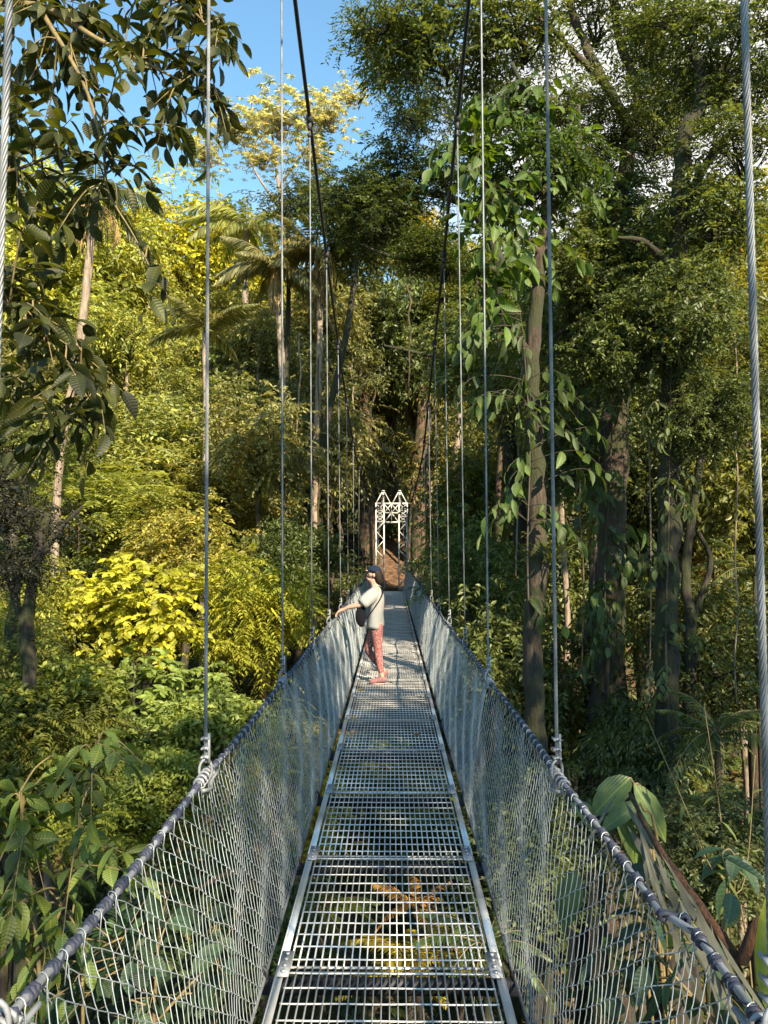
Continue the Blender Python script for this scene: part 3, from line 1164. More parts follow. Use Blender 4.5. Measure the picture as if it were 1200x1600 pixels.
for lab, px_, py_, Y_, r_, key_, col_ in (
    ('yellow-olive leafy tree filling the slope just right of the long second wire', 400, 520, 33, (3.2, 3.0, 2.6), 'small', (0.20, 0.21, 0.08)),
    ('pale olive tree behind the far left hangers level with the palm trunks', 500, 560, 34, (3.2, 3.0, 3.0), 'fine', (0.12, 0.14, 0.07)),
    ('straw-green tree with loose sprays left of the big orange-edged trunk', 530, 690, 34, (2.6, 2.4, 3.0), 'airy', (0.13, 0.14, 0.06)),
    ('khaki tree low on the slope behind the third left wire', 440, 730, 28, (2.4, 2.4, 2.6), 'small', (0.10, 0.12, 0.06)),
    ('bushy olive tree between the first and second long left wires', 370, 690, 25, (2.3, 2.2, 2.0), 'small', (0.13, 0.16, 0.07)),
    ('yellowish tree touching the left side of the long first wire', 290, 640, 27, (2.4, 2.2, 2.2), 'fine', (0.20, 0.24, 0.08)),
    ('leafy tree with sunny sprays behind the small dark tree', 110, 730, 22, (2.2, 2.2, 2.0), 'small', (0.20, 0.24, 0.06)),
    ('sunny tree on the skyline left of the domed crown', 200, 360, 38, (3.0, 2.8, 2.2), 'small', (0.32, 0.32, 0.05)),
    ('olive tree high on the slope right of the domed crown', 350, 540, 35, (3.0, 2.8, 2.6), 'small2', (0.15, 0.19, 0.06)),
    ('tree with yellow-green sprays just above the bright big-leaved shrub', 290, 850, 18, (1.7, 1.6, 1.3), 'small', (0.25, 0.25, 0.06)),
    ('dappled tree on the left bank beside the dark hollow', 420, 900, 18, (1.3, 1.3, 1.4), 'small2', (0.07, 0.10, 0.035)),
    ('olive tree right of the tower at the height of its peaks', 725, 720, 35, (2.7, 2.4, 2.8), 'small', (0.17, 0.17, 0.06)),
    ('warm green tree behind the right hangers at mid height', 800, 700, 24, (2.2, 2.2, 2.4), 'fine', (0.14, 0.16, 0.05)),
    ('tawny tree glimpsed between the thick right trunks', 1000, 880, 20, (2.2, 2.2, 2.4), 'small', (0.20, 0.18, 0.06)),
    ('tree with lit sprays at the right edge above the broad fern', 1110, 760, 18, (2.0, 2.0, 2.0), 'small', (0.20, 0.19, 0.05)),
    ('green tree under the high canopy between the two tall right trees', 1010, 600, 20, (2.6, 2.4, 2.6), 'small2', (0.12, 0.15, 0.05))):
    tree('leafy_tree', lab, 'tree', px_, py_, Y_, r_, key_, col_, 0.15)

# bright shrubs of the left bank
SH = 'shrubs on the sunlit left bank'
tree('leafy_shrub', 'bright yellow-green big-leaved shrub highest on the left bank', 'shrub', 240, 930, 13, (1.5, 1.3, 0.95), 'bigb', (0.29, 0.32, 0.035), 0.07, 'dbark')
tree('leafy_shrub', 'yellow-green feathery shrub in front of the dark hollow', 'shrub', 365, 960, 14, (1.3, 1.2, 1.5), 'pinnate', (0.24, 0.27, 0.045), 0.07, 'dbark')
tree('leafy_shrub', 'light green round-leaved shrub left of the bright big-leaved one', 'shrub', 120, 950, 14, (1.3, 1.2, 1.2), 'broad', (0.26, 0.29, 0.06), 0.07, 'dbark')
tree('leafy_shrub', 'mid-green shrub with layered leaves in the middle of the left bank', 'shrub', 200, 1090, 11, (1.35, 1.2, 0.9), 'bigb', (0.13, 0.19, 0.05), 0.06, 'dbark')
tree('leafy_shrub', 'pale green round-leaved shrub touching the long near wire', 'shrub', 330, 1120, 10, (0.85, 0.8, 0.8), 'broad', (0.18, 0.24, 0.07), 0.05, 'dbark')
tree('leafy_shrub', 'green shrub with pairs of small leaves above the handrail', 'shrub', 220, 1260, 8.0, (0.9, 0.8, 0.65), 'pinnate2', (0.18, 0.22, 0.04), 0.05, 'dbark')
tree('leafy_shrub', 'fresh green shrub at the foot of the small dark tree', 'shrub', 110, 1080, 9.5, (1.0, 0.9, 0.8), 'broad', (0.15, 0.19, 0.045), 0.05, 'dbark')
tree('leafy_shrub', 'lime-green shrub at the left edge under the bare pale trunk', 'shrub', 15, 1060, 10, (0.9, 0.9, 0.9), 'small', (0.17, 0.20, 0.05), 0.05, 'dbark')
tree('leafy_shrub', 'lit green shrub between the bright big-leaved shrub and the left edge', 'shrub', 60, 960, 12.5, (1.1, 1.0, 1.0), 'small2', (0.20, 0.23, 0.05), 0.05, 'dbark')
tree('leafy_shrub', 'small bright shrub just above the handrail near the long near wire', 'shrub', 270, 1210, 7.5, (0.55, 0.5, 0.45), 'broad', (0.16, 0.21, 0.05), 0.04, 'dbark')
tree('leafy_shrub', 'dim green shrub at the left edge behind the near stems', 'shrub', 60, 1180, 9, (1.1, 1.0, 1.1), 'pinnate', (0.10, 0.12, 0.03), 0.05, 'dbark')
tree('leafy_shrub', 'yellowish small-leaved shrub seen through the far end of the left mesh', 'shrub', 440, 1230, 9, (0.75, 0.8, 1.2), 'pinnate2', (0.36, 0.33, 0.05), 0.05, 'dbark')  # yellowish leaves, colour brightened to stand in for sunlight on them
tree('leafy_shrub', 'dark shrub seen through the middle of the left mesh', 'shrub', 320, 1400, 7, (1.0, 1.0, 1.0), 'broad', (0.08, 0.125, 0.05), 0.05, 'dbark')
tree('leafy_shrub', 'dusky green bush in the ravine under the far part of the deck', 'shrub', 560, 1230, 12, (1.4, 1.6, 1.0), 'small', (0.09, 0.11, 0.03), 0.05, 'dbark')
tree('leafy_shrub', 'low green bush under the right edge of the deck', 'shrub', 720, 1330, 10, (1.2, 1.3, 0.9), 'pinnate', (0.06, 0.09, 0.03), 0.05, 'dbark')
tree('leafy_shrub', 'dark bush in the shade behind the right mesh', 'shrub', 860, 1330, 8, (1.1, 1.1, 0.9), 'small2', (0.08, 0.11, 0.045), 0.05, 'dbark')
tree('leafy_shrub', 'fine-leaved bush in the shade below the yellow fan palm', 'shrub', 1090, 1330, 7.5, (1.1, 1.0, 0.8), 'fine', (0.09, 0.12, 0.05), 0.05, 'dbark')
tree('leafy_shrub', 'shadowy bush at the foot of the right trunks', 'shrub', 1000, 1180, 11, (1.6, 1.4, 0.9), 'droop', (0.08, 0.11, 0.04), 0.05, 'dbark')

# pale rosette-leaved tree against the sky
o = thing('rosette_tree', 'slender pale tree with star-shaped leaf rosettes against the blue sky', 'tree', tuple(P(480, 700, 34)))
o.location.z = float(hgt(o.location.x, o.location.y))
def rel(o, px, py, Y):
    return P(px, py, Y) - o.location
mb = MB()
for path, r0, r1 in (([(0, 0, 0), rel(o, 455, 500, 34), rel(o, 440, 330, 34), rel(o, 430, 250, 34)], 0.16, 0.07),
                     ([rel(o, 440, 330, 34), rel(o, 400, 270, 33.5), rel(o, 370, 200, 33.5)], 0.07, 0.03),
                     ([rel(o, 437, 290, 34), rel(o, 480, 230, 34.5), rel(o, 520, 170, 34.5)], 0.07, 0.03),
                     ([rel(o, 430, 250, 34), rel(o, 425, 190, 34), rel(o, 440, 150, 34)], 0.06, 0.03)):
    pth = smooth_path(path, 4)
    mb.tube(pth, np.linspace(r0, r1, len(pth)), 7)
mb.build('trunk', M['pbark'], o, True)
for (a, b_, rr) in ((370, 200, 1.6), (440, 185, 2.2), (520, 180, 1.7), (330, 240, 1.3), (480, 235, 1.4), (410, 245, 1.3), (545, 150, 1.0)):
    place_crown(o, P(a, b_, 34), (rr, rr, rr * 0.8), 'rosette', (0.36, 0.39, 0.36), rs=random.Random(a))

# ---------------------------------------------------------------- palms
def frond_mesh(name, length, seed, leaflet=0.55, width=0.045, droop=0.9, n=30, hang=0.6):
    """frond leaving the origin along +X, arching down"""
    rg = np.random.default_rng(seed)
    mb_ = []
    t = np.linspace(0, 1, 14)
    cx = length * (t - 0.10 * t * t)
    cz = length * (0.42 * t - droop * t * t)
    rach = np.stack([cx, 0 * t, cz], 1)
    Lv = Leaves(2)
    tt = np.linspace(0.10, 0.99, n)
    px_ = np.interp(tt, t, cx)
    pz_ = np.interp(tt, t, cz)
    tx = np.gradient(px_)
    tz = np.gradient(pz_)
    tl = np.sqrt(tx ** 2 + tz ** 2)
    for s in (-1, 1):
        pos = np.stack([px_, 0 * px_, pz_], 1)
        d = np.stack([tx / tl * 0.75, s * np.ones(n), tz / tl * 0.75 - hang + rg.normal(size=n) * .1], 1)
        ll = leaflet * np.sin(np.clip(tt * 0.9 + 0.12, 0, 1) * np.pi) ** 0.6 * rg.uniform(0.85, 1.1, n)
        Lv.add(pos, d, np.tile([0, 0, 1.0], (n, 1)) + rg.normal(size=(n, 3)) * 0.15, ll, np.full(n, width), np.clip(rg.uniform(0, .9, n), 0, 0.95))
    me = Lv.mesh(name)
    me.materials.append(M['leaf'])
    mb2 = MB()
    mb2.tube(rach, np.linspace(0.028, 0.006, 14) * max(0.4, length / 3), 5)
    rm = mb2.mesh('rachis', True)
    rm.materials.append(M['twig'])
    return me, rm

F_BIG = [frond_mesh('frond', 3.0, 21 + i, 0.85, 0.065, dr, 44, 0.75) for i, dr in enumerate((0.6, 0.9, 1.25))]
F_FERN = [frond_mesh('frond', 1.1, 31 + i, 0.22, 0.035, dr, 22, 0.25) for i, dr in enumerate((0.45, 0.7, 0.95))]

def fronds(o, top, count, meshes, scale, color, rs, lo=-0.2, hi=0.9, name='frond'):
    for i in range(count):
        me, rm = meshes[rs.randrange(len(meshes))]
        f = bpy.data.objects.new(name, me)
        COL.objects.link(f)
        f.parent = o
        f.location = top
        f.rotation_euler = (rs.uniform(-0.3, 0.3), -rs.uniform(lo, hi), 2 * math.pi * (i + rs.uniform(-.3, .3)) / count)
        sc_ = scale * rs.uniform(0.85, 1.12)
        f.scale = (sc_, sc_, sc_)
        f.color = (*color, 1)
        g_ = bpy.data.objects.new('rachis', rm)
        COL.objects.link(g_)
        g_.parent = f

def palm(label, px, py, Y, count, scale, color, trunk, base_px, skirt=False, seed=0, fruit=False):
    rs = random.Random(seed)
    top = P(px, py, Y)
    b0 = P(base_px[0], base_px[1], Y)
    base = Vector((b0.x, b0.y, float(hgt(b0.x, b0.y)) - 0.1))
    if base.z > b0.z:
        base.z = b0.z - 0.5
    o = thing('palm_tree', label, 'palm', tuple(base))
    lt = top - base
    mid = (b0 - base)
    mb = MB()
    pth = smooth_path([(0, 0, 0), tuple(mid), tuple(mid.lerp(lt, 0.5) + Vector((0.06, 0, 0))), tuple(lt)], 10)
    rad = trunk * (1 + 0.10 * np.sin(np.arange(len(pth)) * 2.1))
    mb.tube(pth, rad, 9)
    mb.build('trunk', M['pbark'], o, True)
    fronds(o, lt, count, F_BIG, scale, color, rs)
    if skirt:
        mb = MB()
        A, B = [], []
        for i in range(260):
            a = rs.uniform(0, 6.28)
            r_ = rs.uniform(0.1, 0.4) * scale
            p0 = lt + Vector((math.cos(a) * 0.12, math.sin(a) * 0.12, rs.uniform(-0.2, 0.1)))
            p1 = lt + Vector((math.cos(a) * r_, math.sin(a) * r_, -rs.uniform(0.9, 2.1) * scale))
            A.append(p0)
            B.append(p1)
        mb.segs(A, B, 0.014, 3)
        mb.build('dead_leaf_skirt', M['straw'], o)
    if fruit:
        mb = MB()
        for i in range(70):
            a = rs.uniform(0, 6.28)
            q = lt + Vector((0, 0, -0.45))
            pts = [q + Vector((math.cos(a) * r_, math.sin(a) * r_, z_)) for r_, z_ in ((0.03, 0.1), (0.22 + rs.uniform(0, .1), 0.05), (0.36 + rs.uniform(0, .12), -0.25), (0.38 + rs.uniform(0, .12), -0.55 - rs.uniform(0, .3)))]
            mb.tube(smooth_path(pts, 3), 0.008, 3)
        mb.build('flower_stalks', M['straw'], o)
    return o

palm('palm with a pale leaning trunk and hanging straw-coloured flower stalks behind the overhanging leaves', 150, 300, 15, 9, 0.55, (0.055, 0.075, 0.03), 0.085, (88, 800), seed=3, fruit=True)
palm('tall palm with arching pale fronds and a brown skirt of dead leaves', 432, 425, 25, 20, 0.72, (0.17, 0.18, 0.10), 0.12, (445, 760), skirt=True, seed=5)
palm('palm with upright yellow-green fronds left of the brown-skirted one', 385, 355, 29, 14, 0.8, (0.17, 0.20, 0.06), 0.12, (372, 800), seed=9)
palm('grey-fronded palm whose crown stands right of the brown-skirted one', 500, 405, 25, 18, 0.78, (0.17, 0.17, 0.08), 0.11, (492, 760), skirt=True, seed=12)
palm('drooping palm low on the left slope with long hanging leaflets', 320, 520, 22, 11, 0.62, (0.16, 0.17, 0.07), 0.09, (318, 820), seed=15)

def fern(label, px, py, Y, count, scale, color, seed, name='fern', cat='fern'):
    rs = random.Random(seed)
    p = P(px, py, Y)
    o = thing(name, label, cat, (p.x, p.y, p.z))
    gz = float(hgt(p.x, p.y))
    if p.z - gz > 0.2:
        o.location.z = gz - 0.1
        mb = MB()
        hh = p.z - o.location.z
        pth = smooth_path([(0, 0, 0), (0.05, 0.03, hh * 0.5), (0, 0, hh)], 5)
        mb.tube(pth, np.linspace(0.06, 0.035, len(pth)), 7)
        mb.build('stem', M['bark'], o, True)
        top = Vector((0, 0, hh))
    else:
        top = Vector((0, 0, 0))
    fronds(o, top, count, F_FERN, scale, color, rs, lo=-0.1, hi=0.8)
    return o

fern('sunlit yellow fan-like palmlet behind the right mesh', 1105, 1255, 8.0, 9, 0.42, (0.36, 0.32, 0.03), 41, 'palmlet', 'palm')
fern('yellow-green feathery plant seen through the nearest part of the deck', 640, 1510, 7.5, 12, 0.75, (0.36, 0.30, 0.03), 42)
fern('rusty yellow plant seen through the deck grating in the middle', 650, 1420, 8.5, 9, 0.55, (0.42, 0.22, 0.04), 43)
fern('small green fern under the left half of the deck', 500, 1430, 8, 11, 0.7, (0.12, 0.17, 0.03), 44)
fern('dark fern under the right half of the deck', 760, 1480, 7, 11, 0.7, (0.05, 0.09, 0.03), 45)
fern('tree fern low behind the left mesh', 180, 1480, 5.0, 11, 0.6, (0.06, 0.11, 0.035), 46)
fern('pale dry fern seen through the left mesh beside the deck', 410, 1380, 6.5, 10, 0.5, (0.28, 0.17, 0.09), 47)
fern('tree fern among the right-hand trunks', 1120, 1150, 9.0, 12, 0.9, (0.10, 0.13, 0.04), 48)
fern('broad fern at the right edge below the golden-tipped tree', 1180, 900, 11, 12, 0.9, (0.10, 0.13, 0.03), 49)

# ---------------------------------------------------------------- hero trees
def paths_mesh(o, paths, mat, name='trunk', sides=10, amp=0.07, noise=0.03):
    mb = MB()
    rs = random.Random(len(paths) * 7 + sides)
    for path in paths:
        raw = []
        for (a, b_, Y, r_) in path:
            p = P(a, b_, Y) - o.location
            raw.append((p.x, p.y, p.z, r_))
        sm = smooth_path(raw, 6)
        for q in range(1, len(sm) - 1):
            sm[q, :2] += np.array([rs.uniform(-1, 1), rs.uniform(-1, 1)]) * noise * min(1, sm[q, 3] * 6)
            sm[q, 3] *= rs.uniform(0.9, 1.12)
        mb.tube(sm[:, :3], np.maximum(sm[:, 3], 0.004), sides, lobes=5, amp=amp, twist=0.4)
    return mb.build(name, M[mat], o, True)

def hero(name, label, cat, base, paths, mat, crowns, color):
    b0 = P(*base)
    g0 = float(hgt(b0.x, b0.y))
    o = thing(name, label, cat, (b0.x, b0.y, min(b0.z, g0)))
    if g0 < b0.z:       # carry the trunk down to the ground
        p0 = paths[0][0]
        mb = MB()
        mb.tube([(0, 0, -0.3), (0.03, 0, (b0.z - g0) * 0.5), tuple(P(p0[0], p0[1], p0[2]) - o.location)], [p0[3] * 1.5, p0[3] * 1.15, p0[3] * 1.0], 10, lobes=5, amp=0.1)
        mb.build('trunk_foot', M[mat], o, True)
    paths_mesh(o, paths, mat)
    for i, (a, b_, Y, r_, key) in enumerate(crowns):
        place_crown(o, P(a, b_, Y), r_, key, color if len(color) == 3 and not isinstance(color[0], tuple) else color[i % len(color)], rs=random.Random(int(a * 3 + b_)))
    return o

# R1 slim vine-covered trunk near the right wire
r1 = hero('slim_tree', 'slim reddish trunk wrapped in creepers just left of the second right wire', 'tree', (838, 1190, 9),
     [[(838, 1190, 9, 0.123), (834, 1000, 9, 0.115), (840, 860, 9, 0.119), (836, 700, 9, 0.098), (832, 560, 9, 0.090), (845, 400, 9, 0.082), (855, 300, 9, 0.066), (835, 180, 9, 0.041), (800, 100, 9, 0.025)],
      [(845, 400, 9, 0.049), (790, 330, 8.7, 0.029), (740, 250, 8.4, 0.016)],
      [(850, 330, 9, 0.049), (900, 240, 9.2, 0.029), (905, 160, 9.4, 0.016)],
      [(833, 560, 9, 0.041), (780, 480, 8.7, 0.025), (745, 440, 8.5, 0.016)]],
     'bark',
     [(830, 260, 9.0, (0.9, 0.8, 0.8), 'airy')],
     (0.05, 0.09, 0.02))
# R2 big dark forked tree
r2 = hero('tall_tree', 'thickest dark tree on the right, its limbs forking against the clouds', 'tree', (960, 1240, 12),
     [[(962, 1240, 12, 0.450), (955, 1150, 12, 0.324), (952, 1000, 12, 0.243), (958, 800, 12, 0.216), (962, 600, 12, 0.198), (968, 450, 12, 0.144), (965, 330, 12, 0.130), (982, 215, 12, 0.108), (945, 130, 12, 0.079), (905, 50, 12, 0.065), (880, -40, 12, 0.050)],
      [(945, 130, 12, 0.065), (900, 85, 12, 0.050), (855, 40, 11.8, 0.036), (800, 10, 11.6, 0.029), (700, 8, 11.2, 0.022)],
      [(982, 215, 12, 0.094), (996, 150, 12.1, 0.072), (968, 60, 12.2, 0.065), (950, -40, 12.4, 0.050)],
      [(968, 480, 12, 0.086), (930, 360, 11.6, 0.050), (880, 330, 11.4, 0.029)],
      [(960, 620, 12, 0.090), (1000, 560, 11.8, 0.054), (1060, 540, 11.5, 0.027)],
      [(962, 420, 12, 0.058), (900, 500, 11.6, 0.045), (860, 530, 11.4, 0.018)]],
     'bark',
     [(700, 60, 11.5, (1.6, 1.3, 1.0), 'airy'), (820, 60, 11.8, (1.1, 1.1, 0.7), 'airy2'), (1020, 60, 12, (0.9, 0.9, 0.7), 'airy'), (930, 30, 12.4, (1.2, 1.2, 0.8), 'airy2'),
      (880, 150, 11.7, (0.9, 0.8, 0.6), 'airy2'), (1050, 150, 12.3, (1.0, 0.9, 0.8), 'airy'), (900, 230, 12.3, (0.9, 0.9, 0.7), 'airy2'), (1010, 200, 12, (0.8, 0.8, 0.7), 'airy'), (960, 380, 11.8, (1.0, 0.9, 0.7), 'small'), (600, 20, 11, (0.9, 0.9, 0.5), 'airy2'), (940, 290, 11.8, (1.1, 1.0, 0.8), 'airy'), (890, 440, 11.5, (1.2, 1.1, 1.0), 'small'), (1010, 420, 11.8, (1.1, 1.0, 0.9), 'small2')],
     (0.080, 0.112, 0.040))
r3 = hero('tall_tree', 'dark tall tree right of the thickest trunk with a limb reaching right', 'tree', (1040, 1290, 10),
     [[(1048, 1290, 10, 0.208), (1045, 1150, 10, 0.160), (1040, 1000, 10, 0.152), (1046, 800, 10, 0.148), (1048, 640, 10, 0.144), (1058, 450, 10, 0.128), (1066, 260, 10, 0.112), (1072, 200, 10, 0.096), (1094, 170, 10, 0.080), (1095, 110, 10, 0.072), (1082, 70, 10, 0.056), (1100, -40, 10, 0.040)],
      [(1062, 330, 10, 0.072), (1130, 220, 9.8, 0.048), (1200, 205, 9.6, 0.040), (1290, 190, 9.4, 0.024)],
      [(1060, 430, 10, 0.064), (1010, 380, 9.7, 0.040), (960, 370, 9.5, 0.020)],
      [(1046, 700, 10, 0.056), (1100, 640, 9.8, 0.032), (1160, 620, 9.6, 0.016)]],
     'dbark',
     [(1130, 70, 10, (1.1, 1.0, 0.8), 'airy'), (1160, 240, 9.8, (0.9, 0.9, 0.6), 'airy2'), (1110, 330, 10, (1.0, 0.9, 0.7), 'airy'), (1000, 520, 10, (1.0, 0.9, 0.9), 'small'),
      (1110, 640, 9.8, (0.9, 0.9, 0.8), 'fine'), (1060, 10, 10, (0.9, 0.9, 0.5), 'airy2'), (1070, 480, 9.7, (0.9, 0.8, 0.8), 'small'), (1180, 130, 9.8, (0.7, 0.7, 0.6), 'airy')],
     (0.080, 0.112, 0.040))
r4 = hero('leaning_tree', 'thin crooked dark tree leaning left between the right trunk and the thick near wire', 'tree', (1075, 1220, 11),
     [[(1072, 1220, 11, 0.09), (1080, 1000, 11, 0.08), (1070, 900, 11, 0.07), (1082, 800, 11, 0.06), (1100, 700, 11, 0.05), (1140, 560, 11, 0.03)],
      [(1078, 980, 11, 0.05), (1110, 880, 11, 0.04), (1090, 830, 11, 0.03)]],
     'dbark', [(1140, 560, 11, (0.8, 0.8, 0.6), 'small')], (0.10, 0.12, 0.03))
r5 = hero('slender_tree', 'slender grey-brown trunk standing left of the thickest right tree', 'tree', (905, 1180, 13),
     [[(915, 1180, 13, 0.13), (925, 1000, 13, 0.12), (930, 800, 13, 0.11), (922, 640, 13, 0.10), (900, 520, 13, 0.07)],
      [(925, 700, 13, 0.06), (880, 600, 13, 0.04)]],
     'bark', [(895, 700, 13, (1.0, 1.0, 1.0), 'small'), (890, 560, 13, (1.2, 1.0, 1.0), 'small2')], (0.080, 0.112, 0.040))
# dark boughs over the middle
r6 = hero('mossy_tree', 'mossy dark tree with a long level bough reaching left across the middle', 'tree', (850, 760, 20),
     [[(800, 760, 20, 0.22), (790, 600, 20, 0.2), (780, 420, 20, 0.16), (740, 330, 20, 0.12), (660, 300, 20, 0.09), (560, 300, 19.6, 0.06), (470, 320, 19.3, 0.03)],
      [(780, 420, 20, 0.10), (700, 420, 19.7, 0.08), (610, 400, 19.5, 0.05), (560, 380, 19.3, 0.03)],
      [(785, 520, 20, 0.08), (720, 560, 19.6, 0.05), (600, 540, 19.3, 0.03)]],
     'dbark', [(660, 260, 19.6, (1.7, 1.5, 1.0), 'airy'), (600, 330, 19.4, (1.6, 1.5, 1.0), 'small'), (540, 310, 19.4, (1.0, 1.0, 0.7), 'airy2'), (690, 410, 19.5, (1.5, 1.3, 0.9), 'small2'),
               (650, 160, 18, (1.2, 1.2, 1.1), 'airy2'), (620, 90, 17, (0.9, 0.9, 0.8), 'airy'), (760, 180, 18, (1.1, 1.1, 0.9), 'airy2')], (0.05, 0.075, 0.025))
l1 = hero('dark_tree', 'small dark tree with purplish-black leaves at the left edge', 'tree', (40, 1180, 9),
     [[(50, 1180, 9, 0.10), (45, 1050, 9, 0.085), (42, 960, 9, 0.075), (60, 860, 9, 0.06), (75, 800, 9, 0.04)],
      [(60, 870, 9, 0.05), (100, 820, 9, 0.025), (130, 790, 9, 0.015)],
      [(50, 1000, 9, 0.05), (15, 900, 9, 0.04), (10, 760, 9, 0.03)]],
     'dbark', [(60, 800, 9, (0.70, 0.7, 0.5), 'airy2'), (20, 745, 9.2, (0.5, 0.6, 0.4), 'airy2'), (25, 880, 9, (0.5, 0.5, 0.4), 'airy')], (0.035, 0.04, 0.035))
l2 = hero('bare_tree', 'thin pale trunk standing behind the small dark tree at the left edge', 'tree', (18, 1130, 11),
     [[(18, 1130, 11, 0.09), (16, 1000, 11, 0.08), (24, 900, 11, 0.07), (14, 700, 11, 0.05)]], 'bark', [(20, 690, 11, (0.8, 0.8, 0.6), 'airy')], (0.08, 0.10, 0.03))
# big trunks by the tower
t1 = hero('big_tree', 'large trunk close left of the white tower with one sunlit orange edge', 'tree', (572, 930, 35),
     [[(574, 930, 35, 0.42), (573, 820, 35, 0.36), (571, 700, 35, 0.34), (566, 600, 35, 0.3), (560, 480, 35, 0.2)]], 'rbark',
     [(545, 460, 35, (2.6, 2.4, 1.8), 'small')], (0.07, 0.09, 0.025))
t2 = hero('big_tree', 'large reddish trunk close right of the white tower hung with aerial roots', 'tree', (655, 930, 35),
     [[(655, 930, 35, 0.5), (654, 820, 35, 0.4), (656, 700, 35, 0.34), (664, 600, 35, 0.28), (670, 480, 35, 0.2)],
      [(668, 930, 34.4, 0.07), (672, 820, 34.5, 0.06), (664, 700, 34.8, 0.05)],
      [(640, 930, 34.4, 0.06), (640, 830, 34.5, 0.06), (648, 720, 34.8, 0.05)]], 'rbark',
     [(690, 480, 35, (2.6, 2.4, 1.8), 'small2')], (0.09, 0.11, 0.025))
t3 = hero('big_tree', 'broad orange-brown trunk standing across the path behind the tower gate', 'tree', (614, 925, 40),
     [[(616, 925, 40, 0.40), (615, 850, 40, 0.33), (613, 700, 40, 0.3), (610, 560, 40, 0.24)]], 'rbark',
     [(610, 560, 40, (3.2, 2.4, 2.0), 'small')], (0.06, 0.08, 0.02))

# unseen trees added beside the camera, out of frame, to shade the near part
for lab, x, y, z, r_, key in (('unseen tall tree added right of the bridge head to shade the right-hand trees', 8.8, -0.9, 8.6, 2.7, 'airy'),
                        ('unseen tree added behind the bridge head to shade the near part', 5.2, -4.2, 9.2, 2.6, 'airy')):
    o = thing('leafy_tree', lab, 'tree', (x, y, float(hgt(x, y)) - 0.2))
    mb = MB()
    hh = z - o.location.z
    mb.tube(smooth_path([(0, 0, 0), (0.2, 0.1, hh * 0.4), (0, 0, hh)], 5), np.linspace(0.3, 0.12, 11), 9)
    mb.build('trunk', M['bark'], o, True)
    place_crown(o, (x, y, z), (r_, r_, r_ * 0.9), key, DG, rs=random.Random(int(x * 10)))

# ---------------------------------------------------------------- the walker
def skin(name, V, E, mat, parent, sub=2):
    """V: (x, y, z, rx, ry)"""
    me = bpy.data.meshes.new(name)
    me.from_pydata([v[:3] for v in V], E, [])
    o = link(name, me, mat, parent)
    m = o.modifiers.new('skin', 'SKIN')
    m.use_smooth_shade = True
    for i, v in enumerate(V):
        d = me.skin_vertices[0].data[i]
        d.radius = (v[3], v[4] if len(v) > 4 else v[3])
        d.use_root = i == 0
    b_ = o.modifiers.new('sub', 'SUBSURF')
    b_.levels = sub
    b_.render_levels = sub
    return o

def ell_ring(c, rx, ry, n=20, ax=None, wob=0.0, ph=0.0):
    """ring in the plane spanned by ax=(u, v)"""
    u, v = ax if ax else (Vector((1, 0, 0)), Vector((0, 1, 0)))
    out_ = []
    for k in range(n):
        a = 2 * math.pi * k / n
        w_ = 1 + wob * math.sin(3 * a + ph) + wob * 0.6 * math.sin(5 * a + ph * 2)
        p = Vector(c) + u * (rx * math.cos(a) * w_) + v * (ry * math.sin(a) * w_)
        out_.append(tuple(p))
    return out_

PY = 10.25
person = thing('person', 'person in a loose grey T-shirt and patterned red leggings leaning on the left handrail', 'person', (-0.2, PY, 0.0))
skinm = plain('skin', (0.40, 0.235, 0.17), 0.5, 0, 0.06, 12)
def pv(x, z, y, r, r2=None):
    return (x + 0.2, y, z, r, r2 if r2 else r)
V = [pv(-.215, .80, 0, .085, .10),
     pv(-.205, 1.0, 0, .08, .10), pv(-.20, 1.18, 0, .09, .12), pv(-.21, 1.29, 0, .06, .075), pv(-.228, 1.355, 0, .043),
     pv(-.250, 1.42, 0, .056), pv(-.258, 1.495, 0, .080, .070), pv(-.245, 1.56, 0, .066, .060),
     pv(-.215, 1.275, -.15, .05), pv(-.42, 1.085, -.19, .038), pv(-.61, 1.045, -.13, .028), pv(-.665, 1.012, -.115, .024), pv(-.715, 0.995, -.10, .020, .036),
     pv(-.215, 1.275, .15, .05), pv(-.41, 1.08, .20, .038), pv(-.60, 1.035, .15, .028), pv(-.655, 1.005, .14, .024), pv(-.71, 0.99, .13, .020, .036),
     pv(-.21, .76, -.08, .085), pv(-.185, .42, -.09, .052), pv(-.135, .12, -.10, .034), pv(-.12, .06, -.10, .032), pv(-.22, .045, -.10, .03),
     pv(-.22, .76, .08, .085), pv(-.335, .45, .06, .052), pv(-.14, .19, .10, .034), pv(-.09, .13, .11, .03), pv(-.14, .06, .12, .028),
     pv(-.325, 1.43, 0, .022), pv(-.352, 1.487, 0, .013, .011), pv(-.335, 1.455, 0, .014, .02)]
E = [(0, 1), (1, 2), (2, 3), (3, 4), (4, 5), (5, 6), (6, 7), (3, 8), (8, 9), (9, 10), (10, 11), (11, 12), (3, 13), (13, 14), (14, 15), (15, 16), (16, 17),
     (0, 18), (18, 19), (19, 20), (20, 21), (21, 22), (0, 23), (23, 24), (24, 25), (25, 26), (26, 27), (5, 28), (6, 29), (28, 30)]
